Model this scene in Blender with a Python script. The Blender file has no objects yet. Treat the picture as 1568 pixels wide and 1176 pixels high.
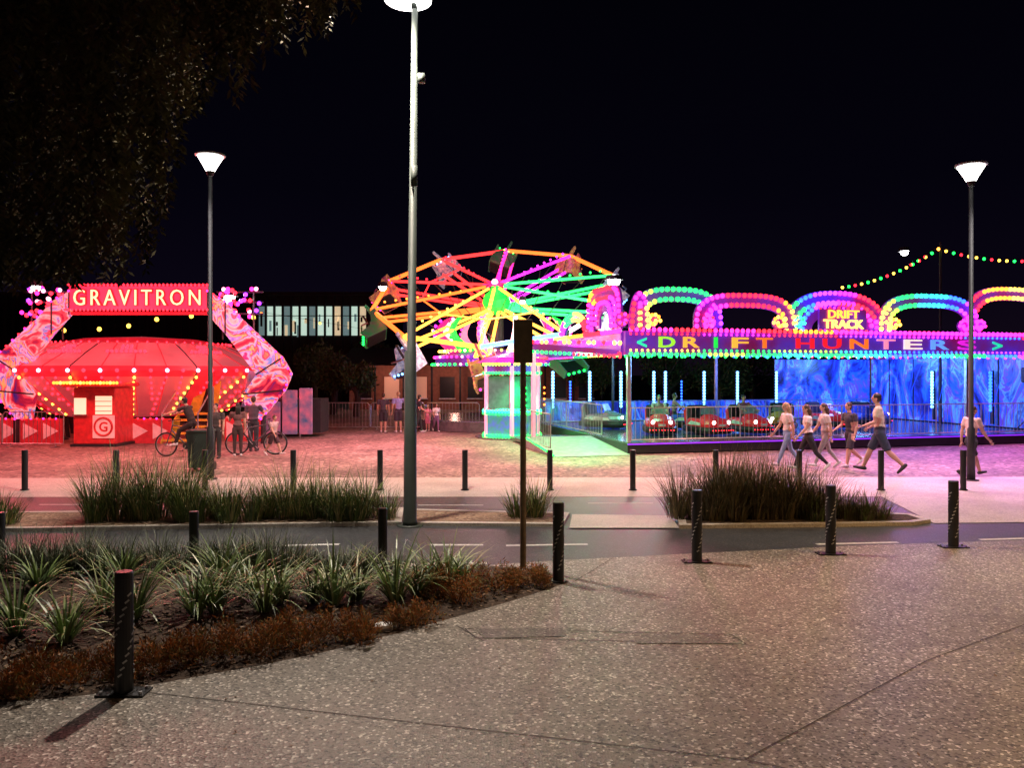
import bpy, math, random
import numpy as np
from mathutils import Vector, Matrix
R=random.Random(7)
F=1200.0; CH=2.3; HY=570.0; CX=784.0
def D(py,z=0): return (CH-z)*F/(py-HY)
def G(px,py,z=0):
    d=D(py,z); return ((px-CX)/F*d,d)
def X(px,d): return (px-CX)/F*d
def Z(py,d): return CH+(HY-py)/F*d
scene=bpy.context.scene
# ---------------------------------------------------------------- materials
def nt(name):
    m=bpy.data.materials.new(name); m.use_nodes=True
    n=m.node_tree.nodes; l=m.node_tree.links
    b=n["Principled BSDF"]; return m,n,l,b
def mat(name,c,rough=.6,metal=0,var=.25,scale=6,em=None,es=0,bump=0,c2=None,coord='Object'):
    m,n,l,b=nt(name)
    tc=n.new('ShaderNodeTexCoord'); no=n.new('ShaderNodeTexNoise'); no.inputs['Scale'].default_value=scale; no.inputs['Detail'].default_value=5
    l.new(tc.outputs[coord],no.inputs['Vector'])
    r=n.new('ShaderNodeValToRGB'); r.color_ramp.elements[0].position=.3; r.color_ramp.elements[1].position=.7
    a=[max(0,x*(1-var)) for x in c]; d=[min(1,x*(1+var)) for x in (c2 or c)]
    r.color_ramp.elements[0].color=(*a,1); r.color_ramp.elements[1].color=(*d,1)
    l.new(no.outputs['Fac'],r.inputs['Fac']); l.new(r.outputs['Color'],b.inputs['Base Color'])
    b.inputs['Roughness'].default_value=rough; b.inputs['Metallic'].default_value=metal
    if em: b.inputs['Emission Color'].default_value=(*em,1); b.inputs['Emission Strength'].default_value=es
    elif es: l.new(r.outputs['Color'],b.inputs['Emission Color']); b.inputs['Emission Strength'].default_value=es
    if bump:
        bp=n.new('ShaderNodeBump'); bp.inputs['Strength'].default_value=bump; bp.inputs['Distance'].default_value=.02
        l.new(no.outputs['Fac'],bp.inputs['Height']); l.new(bp.outputs['Normal'],b.inputs['Normal'])
    return m
def emis(name,c,s):
    m,n,l,b=nt(name); b.inputs['Base Color'].default_value=(*c,1)
    b.inputs['Emission Color'].default_value=(*c,1); b.inputs['Emission Strength'].default_value=s
    return m
def speckle(name,base,lo,hi,vs=55,ns=.6,rough=.55,bump=.3,stain=.6):
    m,n,l,b=nt(name)
    tc=n.new('ShaderNodeTexCoord')
    v=n.new('ShaderNodeTexVoronoi'); v.inputs['Scale'].default_value=vs; l.new(tc.outputs['Object'],v.inputs['Vector'])
    sp=n.new('ShaderNodeSeparateColor'); l.new(v.outputs['Color'],sp.inputs[0])
    r=n.new('ShaderNodeValToRGB'); e=r.color_ramp.elements
    e[0].position=0; e[0].color=(*lo,1); e[1].position=1; e[1].color=(*hi,1)
    x=e.new(.35); x.color=(*base,1); x=e.new(.86); x.color=(*[q*1.15 for q in base],1)
    l.new(sp.outputs[0],r.inputs['Fac'])
    no=n.new('ShaderNodeTexNoise'); no.inputs['Scale'].default_value=ns; no.inputs['Detail'].default_value=8; no.inputs['Roughness'].default_value=.68
    l.new(tc.outputs['Object'],no.inputs['Vector'])
    r2=n.new('ShaderNodeValToRGB'); r2.color_ramp.elements[0].position=.32; r2.color_ramp.elements[1].position=.68
    r2.color_ramp.elements[0].color=(stain,stain*.97,stain*.95,1); r2.color_ramp.elements[1].color=(1.12,1.1,1.06,1)
    l.new(no.outputs['Fac'],r2.inputs['Fac'])
    mx=n.new('ShaderNodeMix'); mx.data_type='RGBA'; mx.blend_type='MULTIPLY'; mx.inputs[0].default_value=1
    l.new(r.outputs['Color'],mx.inputs[6]); l.new(r2.outputs['Color'],mx.inputs[7]); l.new(mx.outputs[2],b.inputs['Base Color'])
    b.inputs['Roughness'].default_value=rough
    bp=n.new('ShaderNodeBump'); bp.inputs['Strength'].default_value=bump; bp.inputs['Distance'].default_value=.006
    l.new(v.outputs['Distance'],bp.inputs['Height']); l.new(bp.outputs['Normal'],b.inputs['Normal'])
    return m
BC={'pink':(1,.02,.28),'mag':(.85,.02,.8),'red':(1,.015,.03),'org':(1,.2,.02),'yel':(1,.55,.06),'lime':(.35,1,.04),'grn':(.01,1,.08),
 'teal':(.02,.85,.45),'blu':(.02,.1,1),'vio':(.28,.03,1),'wht':(1,.88,.8),'ice':(.14,.4,1),'pw':(1,.3,.5)}
BM={k:emis('bulb_'+k,c,5.4) for k,c in BC.items()}
TC=dict(BC,yel=(1,.42,.05),org=(1,.14,.02),red=(1,.03,.03),grn=(.03,1,.15))
TM={k:emis('tube_'+k,c,3.0) for k,c in TC.items()}
GM={k:emis('panel_'+k,c,.85) for k,c in BC.items()}
black=mat('black_paint',(.018,.018,.02),.4,.2)
dark=mat('dark_steel',(.03,.03,.035),.5,.1)
poleM=mat('weathered_green_pole',(.05,.065,.058),.6,0,scale=3)
lpole=mat('lamp_pole_paint',(.02,.02,.023),.6,0)
steel=mat('galvanised_steel',(.5,.5,.52),.35,.8)
white=mat('white_paint',(.75,.74,.72),.5)
# ---------------------------------------------------------------- mesh builder
class MB:
    def __init__(s): s.v=[];s.f=[];s.m=[];s.mats=[];s.M=Matrix.Identity(4)
    def mi(s,m):
        if m not in s.mats: s.mats.append(m)
        return s.mats.index(m)
    def add(s,vs,fs,m):
        o=len(s.v); s.v+= [tuple(s.M@Vector(p)) for p in vs]; k=s.mi(m)
        for f in fs: s.f.append([i+o for i in f]); s.m.append(k)
    def box(s,c,sz,m,rot=None,taper=1):
        x,y,z=[q/2 for q in sz]; vs=[]
        for dz in(-1,1):
            t=taper if dz>0 else 1
            for a,b in((-1,-1),(1,-1),(1,1),(-1,1)): vs.append(Vector((a*x*t,b*y*t,dz*z)))
        if rot is not None: vs=[rot@p for p in vs]
        vs=[p+Vector(c) for p in vs]
        s.add(vs,[(3,2,1,0),(4,5,6,7),(0,1,5,4),(1,2,6,5),(2,3,7,6),(3,0,4,7)],m)
    def bbox(s,c,sz,m,b=.02,rot=None):
        x,y,z=[q/2 for q in sz]; vs=[]
        lv=[(-z,b),(-z+b,0),(z-b,0),(z,b)]
        for zz,i in lv:
            X_,Y_=x-i,y-i
            for a,c2 in((-X_+b,-Y_),(X_-b,-Y_),(X_,-Y_+b),(X_,Y_-b),(X_-b,Y_),(-X_+b,Y_),(-X_,Y_-b),(-X_,-Y_+b)): vs.append(Vector((a,c2,zz)))
        fs=[tuple(range(7,-1,-1)),tuple(range(24,32))]
        for k in range(3):
            for i in range(8): j=(i+1)%8; fs.append((k*8+i,k*8+j,k*8+8+j,k*8+8+i))
        if rot is not None: vs=[rot@p for p in vs]
        s.add([p+Vector(c) for p in vs],fs,m)
    def path(s,pts,rs,m,n=8,cap=True):
        pts=[Vector(p) for p in pts]; vs=[];fs=[]
        if not hasattr(rs,'__len__'): rs=[rs]*len(pts)
        a=None
        for i,p in enumerate(pts):
            t=(pts[min(i+1,len(pts)-1)]-pts[max(i-1,0)]).normalized()
            if a is None:
                a=t.orthogonal().normalized()
            else:
                a=(a-t*a.dot(t))
                a=a.normalized() if a.length>1e-5 else t.orthogonal().normalized()
            b=t.cross(a)
            for k in range(n):
                w=2*math.pi*k/n; vs.append(p+(a*math.cos(w)+b*math.sin(w))*rs[i])
        for i in range(len(pts)-1):
            for k in range(n):
                j=(k+1)%n; fs.append((i*n+k,i*n+j,(i+1)*n+j,(i+1)*n+k))
        if cap: fs.append(tuple(range(n-1,-1,-1))); o=(len(pts)-1)*n; fs.append(tuple(range(o,o+n)))
        s.add(vs,fs,m)
    def tube(s,a,b,r,m,r2=None,n=8): s.path([a,b],[r,r if r2 is None else r2],m,n)
    def sph(s,c,r,m,n=8,k=5,sc=(1,1,1),rot=None):
        vs=[Vector((0,0,1))];fs=[]
        for i in range(1,k):
            t=math.pi*i/k
            for j in range(n): w=2*math.pi*j/n; vs.append(Vector((math.sin(t)*math.cos(w),math.sin(t)*math.sin(w),math.cos(t))))
        vs.append(Vector((0,0,-1)))
        for j in range(n): fs.append((0,1+j,1+(j+1)%n))
        for i in range(k-2):
            for j in range(n): a=1+i*n; fs.append((a+j,a+n+j,a+n+(j+1)%n,a+(j+1)%n))
        a=1+(k-2)*n; e=len(vs)-1
        for j in range(n): fs.append((e,a+(j+1)%n,a+j))
        vs=[Vector((p.x*sc[0],p.y*sc[1],p.z*sc[2]))*r for p in vs]
        if rot is not None: vs=[rot@p for p in vs]
        s.add([p+Vector(c) for p in vs],fs,m)
    def bulb(s,c,col,r=.055): s.sph(c,r,BM[col],6,4)
    def rev(s,prof,c,m,n=24,mf=None):
        vs=[];
        for r,z in prof:
            for j in range(n): w=2*math.pi*j/n; vs.append((c[0]+r*math.cos(w),c[1]+r*math.sin(w),c[2]+z))
        for i in range(len(prof)-1):
            for j in range(n):
                q=(j+1)%n; mm=mf(i,j) if mf else m
                s.add([vs[i*n+j],vs[i*n+q],vs[i*n+n+q],vs[i*n+n+j]],[(3,2,1,0)],mm)
    def prism(s,poly,ax,d0,d1,m):
        def P(a,b,d): return (a,d,b) if ax=='y' else ((a,b,d) if ax=='z' else (d,a,b))
        n=len(poly); vs=[P(a,b,d0) for a,b in poly]+[P(a,b,d1) for a,b in poly]
        fs=[tuple(range(n)),tuple(range(2*n-1,n-1,-1))]
        for i in range(n): j=(i+1)%n; fs.append((i,i+n,j+n,j))
        s.add(vs,fs,m)
    def torus(s,c,R_,r,m,rot=None,n=24,k=6,sx=1):
        vs=[];fs=[]
        for i in range(n):
            w=2*math.pi*i/n
            for j in range(k):
                t=2*math.pi*j/k; p=Vector(((R_+r*math.cos(t))*math.cos(w)*sx,(R_+r*math.cos(t))*math.sin(w),r*math.sin(t)))
                if rot is not None: p=rot@p
                vs.append(p+Vector(c))
        for i in range(n):
            for j in range(k): fs.append((i*k+j,((i+1)%n)*k+j,((i+1)%n)*k+(j+1)%k,i*k+(j+1)%k))
        s.add(vs,fs,m)
    def build(s,name,parent=None,smooth=False,loc=None):
        me=bpy.data.meshes.new(name); me.from_pydata(s.v,[],s.f)
        for m in s.mats: me.materials.append(m)
        me.polygons.foreach_set('material_index',s.m)
        if smooth: me.polygons.foreach_set('use_smooth',[True]*len(s.f))
        me.update()
        o=bpy.data.objects.new(name,me); scene.collection.objects.link(o)
        if parent: o.parent=parent
        return o
def empty(name):
    o=bpy.data.objects.new(name,None); scene.collection.objects.link(o); return o
def textmesh(body,size,ext=.02,bold=.0,spc=1.0):
    cu=bpy.data.curves.new('t','FONT'); cu.body=body; cu.size=size; cu.extrude=ext; cu.offset=bold; cu.align_x='CENTER'; cu.resolution_u=3; cu.space_character=spc
    o=bpy.data.objects.new('t',cu); scene.collection.objects.link(o)
    dg=bpy.context.evaluated_depsgraph_get(); me=bpy.data.meshes.new_from_object(o.evaluated_get(dg))
    v=[tuple(p.co) for p in me.vertices]; f=[tuple(p.vertices) for p in me.polygons]
    bpy.data.objects.remove(o); bpy.data.meshes.remove(me); return v,f
def addtext(mb,body,size,c,m,width=None,ext=.02,bold=0,rz=0,height=None,spc=1.0):
    v,f=textmesh(body,size,ext,bold,spc)
    xs=[p[0] for p in v]; ys=[p[1] for p in v]; w=max(xs)-min(xs); sx=(width/w) if width else 1
    x0=(max(xs)+min(xs))/2; y0=min(ys); sy=(height/(max(ys)-y0)) if height else 1
    M=Matrix.Rotation(rz,4,'Z')
    mb.add([Vector(c)+M@Vector(((p[0]-x0)*sx,-p[2],(p[1]-y0)*sy)) for p in v],f,m)
def sheet(name,pts,z,m):
    b=MB(); b.add([(x,y,z) for x,y in pts],[tuple(range(len(pts)))],m); return b.build(name)
def light(kind,loc,col,p,size=.3,rot=None,parent=None,spot=None,name='lamp_or_fill_light',sy=None,blend=.5):
    L=bpy.data.lights.new(name,kind); L.energy=p; L.color=col
    if kind=='AREA':
        L.size=size
        if sy: L.shape='RECTANGLE'; L.size_y=sy
    else: L.shadow_soft_size=size
    if kind=='SPOT': L.spot_size=spot or 2.6; L.spot_blend=blend
    o=bpy.data.objects.new(name,L); scene.collection.objects.link(o); o.location=loc
    if rot: o.rotation_euler=rot
    if parent: o.parent=parent
    return o
# ---------------------------------------------------------------- camera, world
cam=bpy.data.cameras.new('camera'); co=bpy.data.objects.new('camera',cam); scene.collection.objects.link(co)
co.location=(0,0,CH); co.rotation_euler=(math.pi/2,0,0); cam.lens=F/1568*36; cam.sensor_width=36; cam.shift_y=-(588.5-HY)/1568
cam.clip_end=2000; scene.camera=co
w=bpy.data.worlds.new("World"); scene.world=w; w.use_nodes=True
n=w.node_tree.nodes; l=w.node_tree.links; bg=n['Background']
tc=n.new('ShaderNodeTexCoord'); sx=n.new('ShaderNodeSeparateXYZ'); rr=n.new('ShaderNodeValToRGB')
l.new(tc.outputs['Generated'],sx.inputs[0]); l.new(sx.outputs['Z'],rr.inputs['Fac']); l.new(rr.outputs['Color'],bg.inputs['Color'])
e=rr.color_ramp.elements; e[0].position=0; e[0].color=(.006,.003,.008,1); e[1].position=.5; e[1].color=(.0005,.0005,.0016,1)
x=e.new(.1); x.color=(.0026,.0016,.0055,1); x=e.new(.22); x.color=(.0012,.0009,.0034,1)
bg.inputs['Strength'].default_value=1
scene.view_settings.view_transform='Standard'; scene.view_settings.look='None'; scene.view_settings.exposure=0
# ---------------------------------------------------------------- ground
dirt=speckle('dirt_ground',(.12,.1,.08),(.05,.04,.03),(.3,.26,.2),14,.4,.9)
fair=speckle('fairground_gravel',(.27,.21,.18),(.06,.045,.04),(.65,.52,.46),13,.4,.65,.5,.38)
conc=speckle('footpath_concrete',(.5,.47,.43),(.36,.33,.3),(.62,.6,.55),60,.8,.6,.15,.75)
agg=speckle('exposed_aggregate',(.26,.235,.205),(.06,.055,.05),(.9,.86,.8),58,.5,.5,.5,.55)
asph=speckle('asphalt',(.055,.06,.068),(.03,.03,.034),(.14,.145,.155),70,.6,.5,.35)
mulch=speckle('mulch',(.07,.045,.03),(.02,.013,.01),(.2,.14,.1),32,1.5,.95,1)
chip=speckle('bark_chip',(.3,.2,.13),(.12,.07,.05),(.5,.38,.28),26,1.5,.9,.8)
mark=mat('road_marking_paint',(.62,.62,.6),.6,scale=25)
sheet('ground',[(-300,-60),(300,-60),(300,500),(-300,500)],0,dirt)
sheet('fairground_ground',[(-70,16.3),(70,17.1),(70,60),(-70,60)],.004,fair)
sheet('footpath',[(-70,14.15),(70,14.6),(70,17.6),(-70,16.4)],.008,conc)
sheet('road',[(-70,8.2),(-3,9.05),(0,9.3),(70,24.5-11),(70,14.59),(-70,14.14)],.004,asph)
bed_front=[(-60,1100),(0,1079),(100,1072),(180,1062),(300,1040),(400,1022),(500,1001),(600,975),(700,947),(780,924),(840,905),(872,893)]
bed=[G(*p) for p in bed_front]
edge=[(872,893),(850,884),(790,872),(740,868),(860,860),(1040,851),(1300,838),(1568,829),(1900,818)]
ed=[G(*p) for p in edge]
pl=[(-40,-8),(-40,4.0),(-8,4.9)]+bed+ed[1:]+[(25,13.2),(60,14),(60,-8)]
b=MB(); b.add([(x,y,.012) for x,y in pl],[tuple(range(len(pl)))],agg); b.build('plaza_pavement')
bedp=[(-40,4.0),(-8,4.9)]+bed+[G(850,884),G(790,872),G(740,868)]+[(-2,9.05),(-6,8.75),(-40,8.3)]
sheet('garden_bed_soil',bedp,.010,mulch)
b=MB(); b.add([(-40,8.3,.014),(-6,8.8,.014),(-2,9.1,.014),(-.3,9.3,.014),(-.3,9.42,.014),(-2,9.28,.014),(-6,8.97,.014),(-40,8.45,.014)],[(0,1,6,7),(1,2,5,6),(2,3,4,5)],conc); b.build('kerb_edging')
jm=mat('joint_sealant',(.07,.06,.055),.8)
b=MB()
def strip(b,p,q,w,z,m):
    p=Vector(p);q=Vector(q);t=(q-p).normalized(); nn=Vector((-t.y,t.x))*w/2
    b.add([(*(p+nn),z),(*(p-nn),z),(*(q-nn),z),(*(q+nn),z)],[(0,1,2,3)],m)
for a,c in [((225,1064),(1140,1168)),((1140,1168),(1420,1015)),((1140,1168),(1290,1200)),((700,962),(740,985)),((1420,1015),(1568,960)),((880,893),(940,856))]:
    strip(b,G(*a),G(*c),.008,.016,jm)
for q in ([(712,966),(1120,975),(1142,990),(728,980)],):
    g=[G(*p) for p in q]
    for i in range(4): strip(b,g[i],g[(i+1)%4],.010,.0165,jm)
pit=speckle('pit_lid_concrete',(.17,.155,.135),(.06,.055,.05),(.5,.47,.42),60,.8,.55,.4)
g=[G(*p) for p in [(728,967),(860,965),(868,978),(742,981)]]; b.add([(*p,.0168) for p in g],[(0,1,2,3)],pit)
g=[G(*p) for p in [(968,975),(1100,976),(1118,989),(975,989)]]; b.add([(*p,.0168) for p in g],[(0,1,2,3)],pit)
b.build('pavement_joint')
b=MB(); leafb=mat('fallen_leaf',(.2,.12,.06),.8)
for i in range(110):
    x,y=G(R.uniform(250,1560),R.uniform(880,1170)); a=R.uniform(0,6.28); s_=R.uniform(.008,.022); u=Vector((math.cos(a),math.sin(a),.2))*s_; v=Vector((-math.sin(a),math.cos(a),0))*s_*.4; q=Vector((x,y,.018))
    b.add([q-u,q+v,q+u,q-v],[(0,1,2,3)],leafb)
b.build('fallen_leaves')
b=MB()
for a,c in [((306,847),(385,843)),((432,837),(520,835)),((660,836),(740,836)),((775,837),(900,835)),((1250,835),(1375,832)),((1500,828),(1640,824))]:
    strip(b,G(*a),G(*c),.08,.008,mark)
for a,c in [((-400,775),(-80,775)),((60,774),(150,774)),((640,775),(740,775)),((900,772),(1000,772))]: strip(b,G(*a),G(*c),.05,.0085,mark)
b.build('road_marking')
def median(name,pts,m,h=.1):
    b=MB(); P=[Vector(p) for p in pts]; c=sum(P,Vector((0,0)))/len(P)
    b.prism([tuple(p) for p in P],'z',.004,h-.02,conc)
    inn=[]
    for i,p in enumerate(P):
        a=(P[i]-P[i-1]).normalized(); d=(P[(i+1)%len(P)]-P[i]).normalized()
        n1=Vector((-a.y,a.x)); n2=Vector((-d.y,d.x)); nn=(n1+n2).normalized()/max(.4,math.sqrt((1+n1.dot(n2))/2))
        if (c-p).dot(nn)<0: nn=-nn
        inn.append(p+nn*.11)
    k=len(P); vs=[(*p,h) for p in P]+[(*p,h) for p in inn]+[(*p,h-.02) for p in P]
    fs=[(i,(i+1)%k,(i+1)%k+k,i+k) for i in range(k)]+[(i+2*k,(i+1)%k+2*k,(i+1)%k,i) for i in range(k)]
    b.add(vs,fs,conc); b.add([(*p,h-.005) for p in inn],[tuple(range(k))],m)
    return b.build(name)
median('median_garden_bed',[G(-900,815),G(20,816),G(615,806),G(618,783),G(-20,790),G(-900,790)],chip,.06)
median('median_strip',[G(619,806),G(862,808),G(872,790),G(622,784)],chip,.05)
sheet('crossing_pavement',[G(872,811),G(1040,811),G(1026,792),G(876,790)],.02,conc)
median('median_garden_bed.001',[G(1040,811),G(1300,808),G(1400,806),G(1425,802),G(1395,793),G(1260,786),G(1036,784)],mulch,.06)
sheet('crossing_pavement.001',[G(1430,803),G(1700,800),G(1700,752),G(1340,757)],.0125,conc)
# ---------------------------------------------------------------- vegetation
gg=[mat('grass_green',(.12,.18,.035),.55,var=.5,scale=9),mat('grass_straw',(.3,.25,.1),.6,var=.4),mat('grass_dark',(.05,.085,.025),.5,var=.4)]
gb=[mat('grass_olive',(.11,.1,.04),.55,var=.5,scale=9),mat('grass_tan',(.2,.14,.06),.6,var=.4),mat('grass_brown',(.07,.05,.025),.5,var=.4)]
sg=[mat('sage_leaf',(.12,.15,.09),.6,var=.4),mat('sage_leaf_pale',(.24,.27,.17),.6,var=.3),mat('sage_leaf_dark',(.05,.065,.035),.6,var=.4)]
strap=[mat('strap_leaf',(.17,.25,.08),.4,var=.4),mat('strap_leaf_pale',(.45,.5,.27),.4,var=.3),mat('strap_leaf_dark',(.06,.1,.035),.45,var=.3)]
rust=[mat('rust_foliage',(.42,.16,.035),.7,var=.5),mat('rust_foliage_dark',(.15,.06,.02),.7,var=.4),mat('olive_foliage',(.2,.17,.05),.7,var=.4)]
def blade(b,base,az,ln,lean,curl,wd,m,seg=4):
    p=Vector(base); d=Vector((math.cos(az),math.sin(az),0)); s=Vector((-d.y,d.x,0)); vs=[]
    ang=lean
    for i in range(seg+1):
        t=i/seg; ww=wd*(1-t**2*.95)/2*(.6+.8*min(t*2,.5))
        vs+= [p-s*ww,p+s*ww]
        p=p+(d*math.sin(ang)+Vector((0,0,math.cos(ang))))*ln/seg; ang+=curl/seg
    b.add(vs,[(2*i,2*i+1,2*i+3,2*i+2) for i in range(seg)],m)
def grass(name,items,mats=None,zb=.05,w_=.012,deep=.8,st=20,hs=1.3):
    b=MB(); mats=mats or gg
    for px,py,wpx,hpx,nb in items:
        x,y=G(px,py); d=y; h=hpx/F*d*hs; r=wpx/F*d/2
        ncl=max(2,int(wpx/st))
        for c in range(ncl):
            tt=(c+.5+R.uniform(-.4,.4))/ncl*2-1
            cx=x+tt*r; cy=y+R.uniform(-.1,.8)*min(r,deep); hh=h*R.uniform(.62,1.1)*(1-.3*tt*tt)
            for i in range(nb):
                a=R.uniform(0,6.283); q=R.random()**.5*.17
                blade(b,(cx+q*math.cos(a),cy+q*math.sin(a),zb),a+R.uniform(-.5,.5),hh*R.uniform(.4,1.2),R.uniform(.02,.5),R.uniform(.1,1.7),w_,R.choices(mats,[5,3,4])[0],4)
    return b.build(name)
grass('ornamental_grass',[(160,806,80,92,190),(240,804,100,102,200),(300,806,70,78,170)])
grass('ornamental_grass.001',[(365,806,90,62,180),(445,804,90,78,190)])
grass('ornamental_grass.002',[(505,803,80,84,190),(565,802,70,64,170)])
grass('ornamental_grass.003',[(2,808,44,50,150)])
grass('ornamental_grass.004',[(808,798,56,56,230)])
grass('ornamental_grass.005',[(1085,803,90,92,240),(1135,802,100,96,240),(1190,802,100,88,240),(1235,802,80,68,200)],gb,deep=1.0,st=16)
grass('ornamental_grass.006',[(1285,802,90,50,200),(1340,802,60,38,160)],[gb[0],gg[0],gb[2]],st=16)
grass('ornamental_grass.007',[(-200,808,200,70,100),(-420,808,200,70,100)])
def strappy(name,pts,pale=.35,sc=1):
    b=MB()
    for px,py,hp in pts:
        x,y=G(px,py); h=hp/F*y*sc*1.35
        for i in range(64):
            a=R.uniform(0,6.283)
            blade(b,(x+.05*math.cos(a),y+.05*math.sin(a),.01),a,h*R.uniform(.55,1.1),R.uniform(.05,.75),R.uniform(.4,2.0),.024,R.choices(strap,[5,5*pale,3])[0],6)
    return b.build(name)
S=[[(25,975,90),(100,985,75),(160,935,70)],[(205,950,95),(300,945,85),(330,940,90)],[(405,940,90),(430,925,80),(380,915,70)],[(510,930,85),(545,922,70),(480,925,60)],
 [(605,925,90),(640,915,60)],[(685,905,75),(710,900,60),(660,900,60)],[(60,905,60),(190,892,60),(340,890,65)],[(-60,980,90),(-140,950,90),(-260,960,90)]]
for i,s_ in enumerate(S): strappy('flax_lily_plant' ,s_,pale=.45 if i<6 else .15)
grass('sage_shrub',[(20,890,150,75,120),(120,885,150,70,120),(220,880,140,62,120)],sg,.012,.01,.5,18,1.05)
grass('sage_shrub',[(330,878,140,62,120),(400,880,120,70,120),(470,878,110,40,110),(560,878,120,34,110)],sg,.012,.01,.5,18,1.05)
def shrub(name,items,mats,n=650,lw=.013):
    b=MB()
    for px,py,wpx,hpx in items:
        x,y=G(px,py); r=wpx/F*y/2; h=hpx/F*y
        lob=[(R.uniform(-.75,.75)*r,R.uniform(-.5,.6)*r,R.uniform(.25,.45)*r,h*R.uniform(.5,1)) for _ in range(11)]
        for i in range(n):
            lx,ly,lr,lh=R.choice(lob); a=R.uniform(0,6.283); t=R.random()**.6*lr; zz=lh*math.sqrt(max(0,1-(t/lr)**2))*R.uniform(.3,1.1)
            p=Vector((x+lx+t*math.cos(a),y+ly+t*math.sin(a),.012+zz)); 
            u=Vector((R.gauss(0,.7)+math.cos(a)*.5,R.gauss(0,.7)+math.sin(a)*.5,R.gauss(.9,.6))).normalized(); v=u.orthogonal().normalized(); l_=lw*R.uniform(.7,1.8)
            b.add([p,p+u*l_+v*l_*.25,p+u*l_*2.4,p+u*l_-v*l_*.25],[(0,1,2,3)],R.choices(mats,[4,3,2])[0])
        for k in range(14):
            a=R.uniform(0,6.28); b.path([(x,y,0),(x+r*.6*math.cos(a),y+r*.6*math.sin(a),h*.6)],[.006,.003],rust[1],4)
    return b.build(name)
shrub('groundcover_shrub',[(80,1050,130,60),(30,1068,90,40),(190,1040,110,55)],rust,2900)
shrub('groundcover_shrub',[(290,1022,120,55),(380,1005,120,60),(460,992,110,55)],rust,2900)
shrub('groundcover_shrub',[(530,985,90,45),(630,960,90,40)],rust,2300)
shrub('groundcover_shrub',[(700,925,110,50),(760,905,80,42),(810,897,70,33),(660,905,60,40)],rust,2300)
shrub('groundcover_shrub',[(-80,1060,160,70),(-200,1040,160,70)],rust,1500)
b=MB()
for i in range(2600):
    px=R.uniform(-100,860); py=R.uniform(880,1070)
    x,y=G(px,py); fy=np.interp(px,[p[0] for p in bed_front],[p[1] for p in bed_front])
    if py>fy-3: continue
    a=R.uniform(0,3.14); s_=R.uniform(.01,.03)
    b.box((x,y,.018),(s_*2,s_*.8,.008),chip if R.random()<.4 else mulch,Matrix.Rotation(a,3,'Z')@Matrix.Rotation(R.uniform(-.4,.4),3,'X'))
b.build('bark_mulch_chips')
b=MB(); x,y=G(587,968); b.bbox((x,y,.04),(.16,.1,.06),white,.015,Matrix.Rotation(.3,3,'Z')@Matrix.Rotation(.25,3,'X')); b.build('irrigation_valve_cover')
leafm=[mat('pepper_leaf',(.075,.064,.022),.8,var=.5),mat('pepper_leaf_dark',(.028,.024,.013),.85,var=.4),mat('pepper_leaf_brown',(.085,.05,.024),.8,var=.4)]
bark=mat('tree_bark',(.05,.038,.028),.9,scale=14,bump=.6)
b=MB()
tr=(-9.6,9.5)
b.path([(tr[0],tr[1],0),(tr[0]+.1,tr[1],1.2),(tr[0]+.3,tr[1],2.6),(tr[0]+.5,tr[1]+.1,3.8)],[.48,.36,.33,.28],bark,12)
for i in range(13):
    a=R.uniform(-.9,.9); ln=R.uniform(2.6,5.6); z1=R.uniform(6.5,10)
    st=Vector((tr[0]+.5,tr[1]+.1,3.7)); en=Vector((tr[0]+.5+ln*math.cos(a),tr[1]+ln*math.sin(a)*.8,z1))
    mid=(st+en)/2+Vector((0,0,.9)); b.path([st,(st+mid)/2+Vector((0,0,.3)),mid,en],[.18,.13,.07,.02],bark,7)
    for k in range(5):
        q=mid.lerp(en,R.uniform(0,1)); t=q+Vector((R.uniform(-1,1),R.uniform(-1,1),R.uniform(-.2,.6))); b.path([q,t],[.03,.01],bark,5)
def pmax(py):
    return float(np.interp(py,[-900,-200,0,60,120,190,260,350,400,425,445],[820,660,530,390,340,292,262,252,200,125,-20]))
cnt=0
while cnt<4500:
    d=R.uniform(7.4,11.2); py=R.uniform(-330,432); px=R.uniform(-300,640)
    lump=30*math.sin(py*.045+d*3)+18*math.sin(py*.11+d*7)
    if py>150: lump=min(lump,12)
    if px>pmax(py)+lump-R.random()**3*80: continue
    if R.random()<.6 and px>120 and math.sin(px*.035+d)*math.sin(py*.03+2*d)>.45: continue
    cnt+=1
    ln=min(R.uniform(.35,.95),(445-py)/F*d+.15)
    p=Vector((X(px,d),d,Z(py,d)+ln*.5)); sw=Vector((R.uniform(-.35,.25),R.uniform(-.2,.2),-1)).normalized()
    nl=int(26*ln+6)
    m=R.choices(leafm,[4,4,3])[0]
    for i in range(nl):
        t=i/nl; q=p+sw*ln*t+Vector((math.sin(t*3+px)*.05,0,0))
        u=Vector((R.choice((-1,1))*R.uniform(.3,1),R.uniform(-.8,.8),-R.uniform(.3,1.2))).normalized(); v=Vector((-u.z,R.uniform(-.4,.4),u.x)).normalized(); L_=R.uniform(.07,.14)
        b.add([q,q+u*L_*.5+v*.015,q+u*L_,q+u*L_*.5-v*.015],[(0,1,2,3)],m)
b.build('pepper_tree')
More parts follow.
